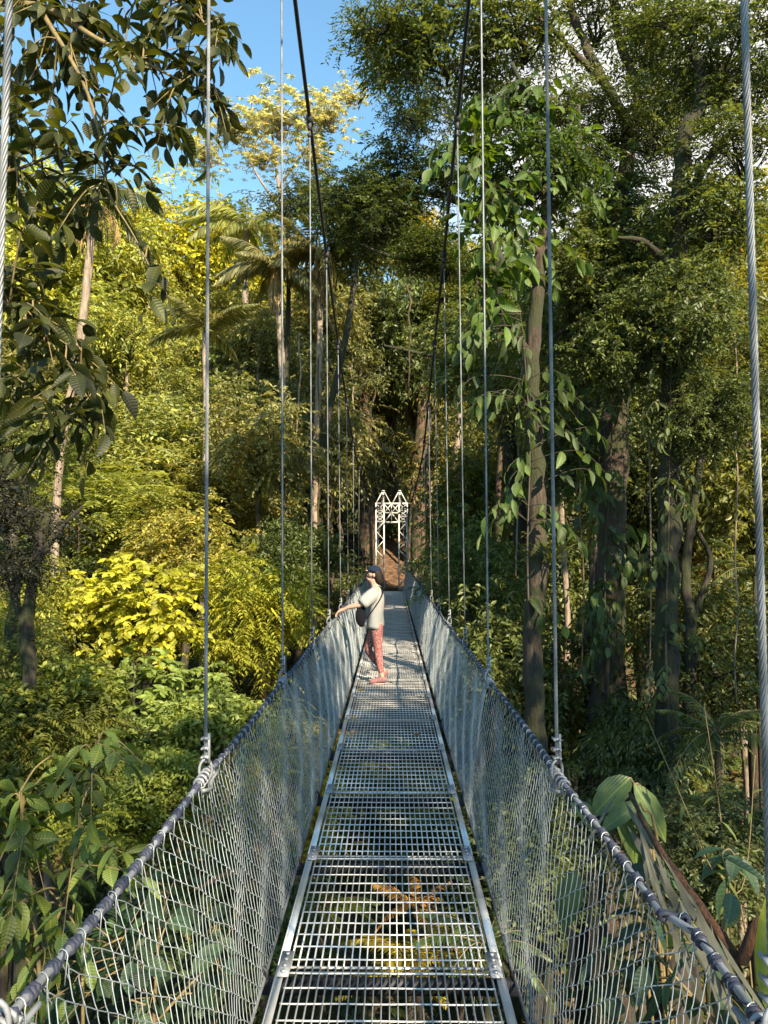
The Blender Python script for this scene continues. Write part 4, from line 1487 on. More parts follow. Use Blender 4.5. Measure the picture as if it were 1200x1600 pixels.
# five fingers and a thumb side on each hand, curled over the handrail
for hi, (cy, cz) in ((12, (-.10, .995)), (17, (.13, .99))):
    for f in range(4):
        yo = cy + (-.027 + .018 * f)
        ln = (.9, 1.0, .95, .75)[f]
        b0 = len(V)
        V += [pv(-.738, cz - .010, yo, .0088), pv(-.738 - .024 * ln, cz - .034, yo, .0082), pv(-.738 - .034 * ln, cz - .066, yo, .0076), pv(-.738 - .028 * ln, cz - .062 - .03 * ln, yo, .006)]
        E += [(hi, b0), (b0, b0 + 1), (b0 + 1, b0 + 2), (b0 + 2, b0 + 3)]
    b0 = len(V)
    sgn = 1 if cy < 0 else -1
    V += [pv(-.70, cz - .012, cy + sgn * .042, .010), pv(-.722, cz - .035, cy + sgn * .05, .009), pv(-.73, cz - .058, cy + sgn * .046, .007)]
    E += [(hi, b0), (b0, b0 + 1), (b0 + 1, b0 + 2)]
skin('body', V, E, skinm, person)
# face
mb = MB()
for sy in (-1, 1):
    mb = MB()
    c = (-.343 + .2, sy * .03, 1.503)
    mb.loft([ell_ring((c[0] + dx, c[1], c[2]), -0.0 + .006 * r_, .009 * r_, 10, (Vector((0, 0, 1)), Vector((0, 1, 0)))) for dx, r_ in ((.01, .9), (0, 1), (-.006, .4))])
    mb.build('eye', plain('dark_eye', (0.03, 0.02, 0.015), 0.2), person, True)
    mb = MB()
    cy = sy * .078
    mb.loft([ell_ring((-.245 + .2, cy + sy * d_, 1.487), .016 * r_, .028 * r_, 10, (Vector((1, 0, 0)), Vector((0, 0, 1)))) for d_, r_ in ((-.01, .8), (0, 1), (.009, 1.0), (.012, .5))])
    mb.build('ear', skinm, person, True)
mb = MB()
mb.tube([(-.343 + .2, -.022, 1.452), (-.350 + .2, 0, 1.454), (-.343 + .2, .022, 1.452)], 0.006, 6)
mb.build('mouth', plain('lips', (0.35, 0.10, 0.09), 0.4), person, True)
# hair: chin-length bob behind the ears
mb = MB()
rings = []
for z, cx_, rx_, ry_ in ((1.585, -.235, .03, .03), (1.57, -.232, .080, .070), (1.54, -.226, .094, .086), (1.49, -.200, .082, .088), (1.44, -.185, .076, .086), (1.40, -.178, .068, .078), (1.37, -.172, .056, .068), (1.355, -.168, .035, .045)):
    rings.append(ell_ring((cx_ + .2, 0, z), rx_, ry_, 20, wob=0.03, ph=z * 40))
mb.loft(rings)
mb.build('hair', plain('dark_hair', (0.010, 0.006, 0.005), 0.7, 0, 0.4, 60, 0.3, spec=0.25), person, True)
mb = MB()
rings = []
for z, cx_, rx_, ry_ in ((1.53, -.246, .104, .090), (1.555, -.244, .104, .090), (1.58, -.242, .094, .082), (1.603, -.238, .070, .062), (1.615, -.235, .030, .030)):
    c_ = (cx_ + .2, 0, z)
    rings.append([(p[0], p[1], p[2] + (p[0] - c_[0]) * -0.10) for p in ell_ring(c_, rx_, ry_, 20)])
mb.loft(rings)
cap = mb.build('cap', plain('navy_cloth', (0.008, 0.016, 0.036), 0.9, 0, 0.25, 40, spec=0.15), person, True)
mb = MB()
rings = []
for x_, w_, z_ in ((-.33, .062, 1.556), (-.345, .056, 1.555), (-.356, .040, 1.552), (-.362, .018, 1.548)):
    rings.append([(x_ + .2, y_, z_ + d_ - abs(y_) * .15) for y_, d_ in ((-w_, 0), (-w_ / 2, .005), (0, .007), (w_ / 2, .005), (w_, 0), (w_ / 2, -.001), (0, .001), (-w_ / 2, -.001))])
mb.loft(rings)
mb.build('brim', plain('coral_cloth', (0.62, 0.28, 0.22), 0.7), cap, True)
# loose T-shirt
mb = MB()
rings = []
for i, (z, cx_, rx_, ry_) in enumerate(((.765, -.232, .120, .165), (.80, -.230, .120, .168), (.88, -.226, .112, .162), (.97, -.217, .102, .156), (1.07, -.210, .100, .158), (1.17, -.208, .106, .168),
                                        (1.24, -.212, .095, .175), (1.285, -.214, .082, .155), (1.322, -.216, .068, .105), (1.358, -.224, .054, .058))):
    rings.append([(p[0], p[1], p[2] + .018 * math.sin(p[1] * 14 + p[0] * 9) * (1 if i < 2 else 0.2)) for p in ell_ring((cx_ + .2, 0, z), rx_, ry_, 28, wob=0.05 if i < 6 else 0.008, ph=z * 9)])
mb.loft(rings, cap=False)
for sy in (-1, 1):
    rings = []
    a0 = Vector((-.215 + .2, sy * .125, 1.262))
    a1 = Vector((-.405 + .2, sy * .19, 1.105))
    dv = (a1 - a0).normalized()
    uu = dv.cross(Vector((0, 0, 1))).normalized()
    vv = uu.cross(dv)
    for q, r_ in enumerate((.070, .082, .086, .082, .080, .082)):
        rings.append(ell_ring(a0.lerp(a1, q / 5) - Vector((0, 0, .012 * q / 5)), r_ * 0.9, r_ * 1.05, 18, (uu, vv), wob=0.035, ph=q))
    mb.loft(rings, cap=False)
shirt = mb.build('t_shirt', plain('grey_cotton', (0.25, 0.247, 0.242), 0.9, 0, 0.08, 10, 0.4), person, True)
sd = shirt.modifiers.new('thickness', 'SOLIDIFY')
sd.thickness = 0.004
# leggings
lm, t, b = new_mat('patterned_leggings')
n_ = t.nodes.new
tcx = n_('ShaderNodeTexCoord')
vo = n_('ShaderNodeTexVoronoi')
vo.inputs['Scale'].default_value = 30
vo.feature = 'DISTANCE_TO_EDGE'
t.links.new(tcx.outputs['Object'], vo.inputs['Vector'])
rr_ = n_('ShaderNodeValToRGB')
rr_.color_ramp.elements[0].position = 0.015
rr_.color_ramp.elements[0].color = (0.36, 0.24, 0.22, 1)
rr_.color_ramp.elements[1].position = 0.07
rr_.color_ramp.elements[1].color = (0.20, 0.05, 0.045, 1)
t.links.new(vo.outputs['Distance'], rr_.inputs[0])
t.links.new(rr_.outputs[0], b.inputs['Base Color'])
b.inputs['Roughness'].default_value = 0.8
V = [pv(-.215, .86, 0, .10, .12), pv(-.215, .78, 0, .105, .12), pv(-.205, .72, -.085, .094), pv(-.195, .58, -.09, .076), pv(-.185, .42, -.09, .06), pv(-.165, .29, -.095, .056), pv(-.14, .14, -.10, .042),
     pv(-.235, .72, .08, .092), pv(-.29, .58, .07, .074), pv(-.335, .45, .06, .059), pv(-.245, .32, .08, .054), pv(-.145, .20, .10, .040)]
skin('leggings', V, [(0, 1), (1, 2), (2, 3), (3, 4), (4, 5), (5, 6), (1, 7), (7, 8), (8, 9), (9, 10), (10, 11)], lm, person)
# trainers
shm = plain('pink_trainer', (0.19, 0.085, 0.085), 0.8, 0, 0.25, 30)
for nm_, pts_, tilt in (('shoe', ((-.085, .055), (-.13, .065), (-.19, .055), (-.25, .043), (-.31, .034)), 0), ('shoe', ((-.045, .155), (-.075, .145), (-.11, .105), (-.145, .065), (-.175, .035)), 1)):
    yv = -.10 if not tilt else .115
    V = [pv(x_, z_, yv - .004 * k_, (.044, .05, .044, .04, .03)[k_], (.034, .036, .04, .042, .034)[k_]) for k_, (x_, z_) in enumerate(pts_)]
    if not tilt:
        V.append(pv(-.125, .11, yv, .042))
    else:
        V.append(pv(-.10, .17, yv, .040))
    sh = skin('shoe', V, [(0, 1), (1, 2), (2, 3), (3, 4), (1, 5)], shm, person)
    mb = MB()
    if not tilt:
        mb.loft([[(-.2 + .2 + dx, yv + dy, zz) for dx, dy in [(0.105 * math.cos(a), (.036 - .008 * math.cos(a)) * math.sin(a)) for a in np.linspace(0, 2 * math.pi, 20, endpoint=False)]] for zz in (0.004, 0.018)])
    else:
        u_ = Vector((-.75, 0, -.62)).normalized()
        c_ = Vector((-.125 + .2, yv, .065))
        nv = Vector((-.62, 0, .75)).normalized()
        mb.loft([[tuple(c_ + u_ * (.13 * math.cos(a)) * 0.85 + Vector((0, .038 * math.sin(a), 0)) + nv * h_) for a in np.linspace(0, 2 * math.pi, 20, endpoint=False)] for h_ in (0, .02)])
    mb.build('sole', plain('pale_sole', (0.38, 0.27, 0.24), 0.7), sh, True)

bag = thing('shoulder_bag', 'black crescent-shaped bag hanging at the hip of the person on the bridge', 'bag', (-0.42, PY - 0.16, 0.80))
bm_ = plain('black_nylon', (0.005, 0.005, 0.008), 0.95, 0, 0.3, 40, spec=0.15)
mb = MB()
rings = []
for k_ in range(11):
    f = k_ / 10
    ang = math.pi * (0.5 + f)            # crescent bulging away from the body
    c_ = Vector((0.045 + .045 * math.cos(ang) * 1.1, 0.0, 0.135 + .125 * math.sin(ang) * -1 * -1))
    r_ = 0.015 + 0.045 * math.sin(math.pi * f) ** 0.7
    tg = Vector((-math.sin(ang) * .05, 0, math.cos(ang) * .125)).normalized()
    uu = Vector((0, 1, 0))
    vv = tg.cross(uu)
    rings.append(ell_ring(c_, r_ * 0.75, r_ * 1.25, 14, (uu, vv)))
mb.loft(rings)
mb.build('pouch', bm_, bag, True)
mb = MB()
W_ = lambda x, z, y: (x + .42, y + .16, z - .80)
mb.tube(smooth_path([W_(-.38, .87, -.165), W_(-.30, .96, -.178), W_(-.22, 1.07, -.180), W_(-.155, 1.17, -.168), W_(-.125, 1.25, -.12), W_(-.15, 1.315, -.07), W_(-.23, 1.335, -.055), W_(-.30, 1.25, 0.0), W_(-.345, 1.12, -.02), W_(-.40, 1.02, -.12)], 4), 0.009, 6)
mb.build('strap', bm_, bag, True)

# ---------------------------------------------------------------- twiggy leaf systems near the camera
def leafy(o, skel, blobs, Lmean, Wmean, seed, mat='bigleaf', twigmat='twig', color=(0.1, 0.14, 0.03), per=9, twig_len=0.38, droop=0.5, kind=1, crown_name='leaves'):
    """skel: list of paths [(px,py,Y,r)..]; blobs: (px,py,Y,rpx,count)"""
    rg = np.random.default_rng(seed)
    mb = MB()
    sk = []
    for path in skel:
        raw = [(*(P(a, b_, Y) - o.location), r_) for (a, b_, Y, r_) in path]
        sm = smooth_path(raw, 7)
        mb.tube(sm[:, :3], sm[:, 3], 7)
        sk.append(sm[:, :3])
    sk = np.concatenate(sk)
    Lv = Leaves(kind)
    for (bx, by, BY, br, cnt) in blobs:
        for _ in range(cnt):
            while True:
                u = rg.uniform(-1, 1, 2)
                if u @ u <= 1:
                    break
            Yd = BY + rg.uniform(-0.35, 0.35)
            c = np.array(P(bx + u[0] * br, by + u[1] * br, Yd) - o.location)
            k = np.argmin(np.linalg.norm(sk - c, axis=1) + rg.uniform(0, 0.15, len(sk)))
            a = sk[k]
            gap = c - a
            dl = np.linalg.norm(gap)
            d = unit(gap + rg.normal(size=3) * 0.12 * dl + np.array([0, 0, -droop * 0.3]))
            tl = twig_len * rg.uniform(0.6, 1.2)
            endp = c + d * tl * 0.5 + np.array([0, 0, -droop * tl * 0.3])
            m1 = a + gap * 0.5 + np.array([0, 0, 0.06])
            st = c - d * tl * 0.5
            pth = smooth_path([a, (a + st) / 2 + np.array([0, 0, 0.03]), st, c, endp], 4)
            mb.tube(pth, np.linspace(0.006, 0.0018, len(pth)), 4)
            n = int(per * rg.uniform(0.7, 1.2))
            t_ = np.linspace(0.35, 1.0, n)
            ii = t_ * (len(pth) - 1)
            i0 = np.minimum(ii.astype(int), len(pth) - 2)
            f = (ii - i0)[:, None]
            pos = pth[i0] * (1 - f) + pth[i0 + 1] * f
            tan = unit(pth[i0 + 1] - pth[i0])
            side = unit(np.cross(tan, np.array([0, 0, 1.0]) + rg.normal(size=3) * 0.25))
            sg = np.where(np.arange(n) % 2 == 0, 1, -1)[:, None]
            dd = side * sg * 0.9 + tan * 0.6 + np.array([0, 0, -droop]) + rg.normal(size=(n, 3)) * 0.22
            dd[-1] = tan[-1] + np.array([0, 0, -droop * 0.5])
            nm = np.tile([0, 0, 1.0], (n, 1)) + rg.normal(size=(n, 3)) * 0.45 + side * sg * 0.2
            b = rg.uniform(0.0, 0.45)
            Lv.add(pos, dd, nm, Lmean * rg.uniform(0.45, 1.3, n), Wmean * rg.uniform(0.5, 1.25, n), np.clip(b + rg.uniform(0, 0.54, n), 0, 1))
    mb.build('branches', M[twigmat], o, True)
    me = Lv.mesh(crown_name, True)
    lo = link(crown_name, me, M[mat], o)
    lo.color = (*color, 1)
    return o

leafy(r1, [[(855, 300, 9, 0.03), (835, 180, 9, 0.02), (800, 100, 9, 0.01)], [(845, 400, 9, 0.03), (790, 330, 8.7, 0.02), (740, 250, 8.4, 0.01)],
           [(850, 330, 9, 0.03), (900, 240, 9.2, 0.02), (905, 160, 9.4, 0.01)], [(833, 560, 9, 0.03), (780, 480, 8.7, 0.02), (745, 440, 8.5, 0.01)]],
      [(830, 160, 8.8, 55, 14), (760, 200, 8.6, 50, 12), (720, 260, 8.4, 40, 10), (800, 280, 8.6, 60, 14), (880, 240, 9, 45, 9), (760, 360, 8.5, 50, 10), (850, 380, 8.8, 55, 10), (790, 450, 8.6, 50, 9), (900, 330, 9.1, 40, 5)],
      0.215, 0.10, 70, color=(0.050, 0.095, 0.014), per=10, twig_len=0.6, droop=0.55, twigmat='dtwig')

# the tree that overhangs the top left corner
ot = thing('overhanging_tree', 'near tree with large dark veined leaves hanging into the top left corner', 'tree', (-3.1, 4.4, float(hgt(-3.1, 4.4))))
mb = MB()
hh = -ot.location.z
pth = smooth_path([(0, 0, -0.2), (0.1, 0, hh * 0.6), (-0.1, 0, hh + 2.5), (0.05, 0, hh + 5.2)], 6)
mb.tube(pth, np.linspace(0.17, 0.08, len(pth)), 10, lobes=5, amp=0.06)
mb.build('trunk', M['bark'], ot, True)
leafy(ot,
      [[(-190, 60, 4.4, 0.05), (-60, 20, 4.2, 0.035), (60, 10, 4.0, 0.022), (150, 60, 3.9, 0.014), (250, 110, 3.9, 0.008), (330, 150, 3.9, 0.004)],
       [(60, 10, 4.0, 0.016), (130, 130, 3.8, 0.010), (160, 230, 3.8, 0.008), (170, 300, 3.8, 0.006), (210, 370, 3.8, 0.004), (250, 450, 3.8, 0.003)],
       [(-60, 20, 4.2, 0.03), (50, -60, 4.3, 0.02), (180, -40, 4.3, 0.013), (290, 10, 4.2, 0.008), (340, 60, 4.1, 0.004)],
       [(-190, 300, 4.4, 0.04), (-90, 260, 4.0, 0.025), (0, 270, 3.8, 0.012), (90, 240, 3.8, 0.006)],
       [(-190, 420, 4.4, 0.03), (-60, 430, 3.9, 0.015), (40, 500, 3.6, 0.008), (110, 580, 3.6, 0.004), (160, 660, 3.6, 0.003)],
       [(-190, 560, 4.4, 0.03), (-60, 560, 3.8, 0.012), (40, 600, 3.6, 0.006), (110, 690, 3.6, 0.003)]],
      [(60, 40, 4.1, 100, 16), (190, 20, 4.1, 100, 14), (290, 20, 4.2, 60, 7), (340, 60, 4.1, 30, 4), (50, 150, 3.9, 80, 12), (160, 120, 3.9, 60, 6), (250, 90, 4.0, 60, 6),
       (300, 170, 3.9, 50, 7), (340, 140, 3.9, 25, 2), (60, 270, 3.8, 80, 13), (170, 250, 3.8, 40, 4), (230, 180, 4, 40, 3), (30, 380, 3.8, 60, 9), (110, 330, 3.8, 40, 3), (20, 480, 3.7, 60, 8), (90, 520, 3.6, 50, 7),
       (130, 600, 3.6, 45, 6), (50, 600, 3.6, 60, 8), (60, 680, 3.6, 40, 4), (150, 670, 3.6, 30, 3), (250, 445, 3.8, 25, 2)],
      0.125, 0.062, 77, color=(0.034, 0.044, 0.009), per=10, twig_len=0.34, droop=0.28)

# near plants bottom left
o = thing('leafy_plant', 'tall leafy stems with big drooping leaves at the lower left edge', 'plant', tuple(Vector((P(80, 1600, 3.6).x, 3.6, float(hgt(-1.6, 3.6))))))
leafy(o, [[(70, 1700, 3.5, 0.012), (60, 1500, 3.5, 0.010), (42, 1330, 3.5, 0.008), (30, 1240, 3.5, 0.004)],
          [(60, 1500, 3.5, 0.008), (110, 1380, 3.5, 0.006), (130, 1250, 3.6, 0.004), (150, 1170, 3.6, 0.003)],
          [(130, 1700, 3.7, 0.01), (125, 1480, 3.7, 0.007), (90, 1400, 3.7, 0.004)]],
      [(40, 1290, 3.5, 60, 8), (120, 1210, 3.6, 50, 6), (60, 1420, 3.5, 70, 10), (140, 1330, 3.6, 50, 6), (60, 1520, 3.5, 60, 8), (10, 1400, 3.4, 40, 4), (180, 1180, 3.7, 30, 3)],
      0.125, 0.06, 78, color=(0.08, 0.125, 0.03), per=8, twig_len=0.3, droop=0.35)
o = thing('leafy_plant', 'bluish-green broad-leaved plant behind the nearest part of the left mesh', 'plant', (-1.6, 4.0, float(hgt(-1.6, 4.0))))
leafy(o, [[(230, 1800, 4, 0.012), (240, 1600, 4, 0.010), (250, 1450, 4, 0.006), (270, 1380, 4, 0.003)],
          [(240, 1600, 4, 0.01), (330, 1500, 4.1, 0.006), (380, 1420, 4.2, 0.003)]],
      [(220, 1480, 4, 60, 9), (320, 1460, 4.2, 60, 8), (200, 1580, 4, 60, 9), (330, 1570, 4.2, 60, 8), (100, 1570, 3.8, 60, 7)],
      0.17, 0.09, 79, color=(0.03, 0.065, 0.04), per=5, twig_len=0.3, droop=0.4)
# right-hand near plants
o = thing('leafy_plant', 'bluish broad leaves on thin stalks at the lower right edge', 'plant', (1.7, 3.6, float(hgt(1.7, 3.6))))
leafy(o, [[(1130, 1800, 3.6, 0.012), (1120, 1600, 3.6, 0.010), (1130, 1450, 3.6, 0.006), (1150, 1340, 3.6, 0.003)],
          [(1120, 1600, 3.6, 0.01), (1020, 1480, 3.8, 0.006), (1000, 1400, 3.8, 0.003)]],
      [(1150, 1340, 3.6, 35, 3), (1010, 1350, 3.9, 40, 4), (1060, 1480, 3.7, 60, 6), (940, 1500, 4, 60, 7), (1000, 1570, 3.9, 60, 7), (1150, 1550, 3.5, 40, 4)],
      0.17, 0.09, 80, color=(0.04, 0.08, 0.055), per=4, twig_len=0.25, droop=0.35)
o = thing('creeper', 'large-leaved creeper climbing the slim reddish trunk', 'creeper', tuple(P(830, 1000, 8.85)))
leafy(o, [[(828, 1000, 8.83, 0.015), (824, 860, 8.83, 0.012), (828, 700, 8.85, 0.010), (820, 560, 8.85, 0.008), (812, 480, 8.8, 0.006)]],
      [(780, 540, 8.7, 45, 8), (750, 510, 8.6, 25, 5), (800, 640, 8.7, 35, 6), (760, 600, 8.6, 30, 4), (800, 720, 8.7, 35, 5), (870, 620, 8.8, 40, 5), (800, 800, 8.7, 30, 4), (870, 820, 8.8, 35, 4), (900, 700, 8.8, 40, 4), (850, 930, 8.8, 30, 2)],
      0.20, 0.085, 81, color=(0.045, 0.08, 0.018), per=6, twig_len=0.4, droop=0.9, twigmat='dtwig')
o = thing('creeper', 'dark leafy creeper cloaking the thickest right trunk', 'creeper', tuple(P(950, 1100, 11.6)))
leafy(o, [[(950, 1100, 11.6, 0.02), (945, 900, 11.6, 0.015), (955, 700, 11.6, 0.012), (960, 520, 11.6, 0.01)]],
      [(930, 620, 11.5, 50, 10), (990, 560, 11.5, 50, 10), (920, 760, 11.5, 40, 8), (985, 860, 11.5, 40, 8), (930, 930, 11.5, 40, 7)],
      0.30, 0.12, 82, color=(0.045, 0.08, 0.025), per=6, twig_len=0.5, droop=0.8, twigmat='dtwig')

o = thing('creeper', 'small-leaved creeper covering the dark trunk left of the thick near wire', 'creeper', tuple(P(1040, 1150, 9.8)))
leafy(o, [[(1045, 1150, 9.8, 0.02), (1040, 1000, 9.8, 0.015), (1045, 800, 9.8, 0.012), (1048, 600, 9.8, 0.01), (1056, 450, 9.8, 0.008)]],
      [(1030, 1080, 9.75, 28, 7), (1055, 980, 9.75, 25, 5), (1025, 880, 9.75, 30, 7), (1060, 760, 9.75, 30, 7), (1030, 660, 9.75, 30, 8), (1060, 560, 9.75, 35, 9), (1050, 460, 9.75, 35, 9)],
      0.15, 0.07, 91, color=(0.07, 0.10, 0.035), per=9, twig_len=0.35, droop=0.9, twigmat='dtwig')
o = thing('creeper', 'fine hanging creeper on the foot of the thickest right trunk', 'creeper', tuple(P(950, 1200, 11.4)))
leafy(o, [[(960, 1220, 11.4, 0.02), (950, 1100, 11.5, 0.015), (955, 950, 11.55, 0.012)]],
      [(930, 1150, 11.4, 30, 6), (975, 1090, 11.4, 30, 6), (940, 1020, 11.4, 30, 6), (970, 980, 11.4, 25, 5)],
      0.17, 0.08, 92, color=(0.06, 0.09, 0.03), per=8, twig_len=0.4, droop=0.9, twigmat='dtwig')
o = thing('creeper', 'light-leaved creeper on the slender grey-brown trunk', 'creeper', tuple(P(925, 1000, 12.8)))
leafy(o, [[(925, 1050, 12.8, 0.015), (928, 850, 12.8, 0.012), (922, 660, 12.8, 0.01)]],
      [(915, 960, 12.7, 25, 6), (935, 820, 12.7, 25, 6), (915, 700, 12.7, 28, 7)],
      0.2, 0.09, 93, color=(0.09, 0.12, 0.04), per=8, twig_len=0.4, droop=0.8, twigmat='dtwig')

# pleated broad leaves and dead stems right of the mesh
def strap_leaf(mb_list, base, d, nrm, Ln, Wd):
    mb_list.add(np.array([base]), np.array([d]), np.array([nrm]), np.array([Ln]), np.array([Wd]), np.array([0.45]))
o = thing('pleated_leaf_plant', 'plant with large pleated green leaves beside the right handrail', 'plant', (1.5, 4.2, float(hgt(1.5, 4.2))))
Lv = Leaves(1)
mb = MB()
g = np.array(o.location)
for (a, b_, c, e, Y, L_, W_) in ((985, 1215, 925, 1265, 4.2, 0.30, 0.16), (1000, 1255, 925, 1300, 3.9, 0.26, 0.09), (930, 1290, 900, 1250, 4.0, 0.20, 0.13), (990, 1225, 1040, 1300, 4.2, 0.34, 0.14),
                              (960, 1270, 1010, 1350, 4.3, 0.36, 0.12), (900, 1360, 880, 1440, 4.0, 0.30, 0.14)):
    p0 = np.array(P(a, b_, Y)) - g
    p1 = np.array(P(c, e, Y - 0.1)) - g
    Lv.add(np.array([p0]), np.array([p1 - p0]), np.array([[-0.15, -0.7, 0.75]]), np.array([L_]), np.array([W_]), np.array([0.5]))
    pth = smooth_path([(0.1, 0, -0.2), (0.15, 0.1, g[2] * -0.5), p0 + np.array([0.12, 0.05, -0.4]), p0], 5)
    mb.tube(pth, np.linspace(0.016, 0.006, len(pth)), 6)
mb.build('stalks', M['twig'], o, True)
lo = link('leaves', Lv.mesh('leaves', True), M['pleat'], o)
lo.color = (0.075, 0.12, 0.045, 1)

o = thing('leaning_plant', 'thick leaning mossy stem hung with grey dead leaves at the lower right', 'plant', (float(P(1230, 1700, 2.6).x), 2.6, float(hgt(1.6, 2.6))))
g = o.location
raw = [(0, 0, 0.0), tuple(P(1215, 1640, 2.6) - g), tuple(P(1150, 1500, 2.7) - g), tuple(P(1075, 1390, 2.9) - g), tuple(P(1020, 1310, 3.2) - g), tuple(P(985, 1240, 3.7) - g)]
pth = smooth_path(raw, 7)
mb = MB()
mb.tube(pth, np.linspace(0.026, 0.010, len(pth)) * (1 + 0.16 * np.sin(np.arange(len(pth)) * 1.7)), 9)
mb.build('stem', bark_material('mossy_bark', (0.03, 0.018, 0.012), (0.17, 0.07, 0.03), moss=(0.06, 0.06, 0.02), moss_amt=0.4, scale=6), o, True)
Lv = Leaves(2)
rg = np.random.default_rng(90)
for (a, b_, c, e, Y, w) in ((1020, 1320, 1130, 1600, 2.9, 0.05), (1040, 1340, 1170, 1600, 2.8, 0.045), (1000, 1300, 1080, 1560, 3.0, 0.05), (1060, 1400, 1150, 1620, 2.7, 0.06), (980, 1290, 1050, 1400, 3.4, 0.06), (1090, 1420, 1190, 1620, 2.6, 0.04),
                       (1010, 1330, 1100, 1610, 2.85, 0.03), (975, 1250, 1035, 1350, 3.6, 0.05),
                       (1035, 1340, 1075, 1520, 2.95, 0.018), (1055, 1370, 1120, 1560, 2.85, 0.02), (1085, 1400, 1120, 1600, 2.75, 0.022), (1000, 1280, 1015, 1440, 3.3, 0.03), (1110, 1440, 1150, 1620, 2.65, 0.02), (1045, 1360, 1060, 1580, 2.9, 0.03), (1075, 1390, 1160, 1560, 2.8, 0.03), (1120, 1460, 1200, 1600, 2.6, 0.03), (990, 1270, 1060, 1450, 3.2, 0.03), (1030, 1330, 1140, 1500, 2.95, 0.02), (965, 1240, 905, 1330, 3.7, 0.025)):
    p0 = np.array(P(a, b_, Y) - g)
    p1 = np.array(P(c, e, Y - 0.25) - g)
    Lv.add(np.array([p0]), np.array([p1 - p0]), np.array([[-0.5, -0.8, 0.3]]), np.array([np.linalg.norm(p1 - p0)]), np.array([w * 0.55]), np.array([0.3]))
lo = link('dead_leaves', Lv.mesh('dead_leaves', True), M['dryleaf'], o)

# a long yellow-green leaf at the right edge
o = thing('leafy_plant', 'single long yellow-green leaf standing up at the bottom right edge', 'plant', (float(P(1210, 1700, 2.2).x), 2.2, float(hgt(1.2, 2.2))))
g = np.array(o.location)
Lv = Leaves(1)
p0 = np.array(P(1205, 1590, 2.1)) - g
p1 = np.array(P(1190, 1400, 2.15)) - g
Lv.add(np.array([p0]), np.array([p1 - p0]), np.array([[-0.6, -0.8, 0.1]]), np.array([np.linalg.norm(p1 - p0)]), np.array([0.05]), np.array([0.6]))
lo = link('leaf', Lv.mesh('leaf', True), M['bigleaf'], o)
lo.color = (0.13, 0.17, 0.02, 1)
mb = MB()
mb.tube(smooth_path([(0, 0, 0), (0.02, 0, p0[2] * 0.5), tuple(p0)], 5), 0.006, 5)
mb.build('stalk', M['twig'], o, True)

# tall grass stems right
for i, (a, b_, c, e, Y) in enumerate(((1010, 1120, 1180, 1600, 3.6), (1100, 1100, 1140, 1600, 3.8), (1180, 1180, 1120, 1600, 4.0))):
    lab = ('long thin stem leaning right from beside the pleated leaves', 'upright thin stem with a bent tip behind the yellow palmlet', 'thin pale stem leaning right beside the thick near wire')[i]
    b0 = P(c, e, Y)
    o = thing('grass_stem', lab, 'plant stem', (b0.x, Y, float(hgt(b0.x, Y))), 'thin stems at the lower right')
    tp = P(a, b_, Y) - o.location
    bm_ = P(c, e, Y) - o.location
    mb = MB()
    pth = smooth_path([(0, 0, 0), tuple(bm_), tuple(bm_.lerp(tp, 0.55) + Vector((0.04, 0, 0))), tuple(tp)], 6)
    mb.tube(pth, np.linspace(0.006, 0.002, len(pth)), 5)
    mb.build('stem', M['twig'], o, True)
    Lv = Leaves(2)
    for q in range(8):
        p = pth[int(len(pth) * (0.45 + 0.06 * q)) if int(len(pth) * (0.45 + 0.06 * q)) < len(pth) else -1]
        rg = np.random.default_rng(i * 10 + q)
        Lv.add(np.array([p]), rg.normal(size=(1, 3)) * np.array([1, 1, .4]), np.array([[0, 0, 1.0]]), np.array([0.12]), np.array([0.02]), np.array([0.5]))
    lo = link('leaves', Lv.mesh('leaves', True), M['leaf'], o)
    lo.color = (0.12, 0.16, 0.05, 1)

# bromeliad on the slim trunk
o = thing('bromeliad', 'spiky bromeliad perched on the slim reddish trunk', 'bromeliad', tuple(P(862, 880, 8.8)))
Lv = Leaves(2)
rg = np.random.default_rng(5)
n = 26
a = rg.uniform(0, 6.28, n)
Lv.add(np.zeros((n, 3)), np.stack([np.cos(a), np.sin(a), rg.uniform(0.2, 1.6, n)], 1), np.tile([0, 0, 1.0], (n, 1)) + rg.normal(size=(n, 3)) * .1, rg.uniform(0.35, 0.6, n), np.full(n, 0.035), rg.uniform(0, 1, n))
lo = link('leaves', Lv.mesh('leaves', True), M['leaf'], o)
lo.color = (0.11, 0.13, 0.035, 1)

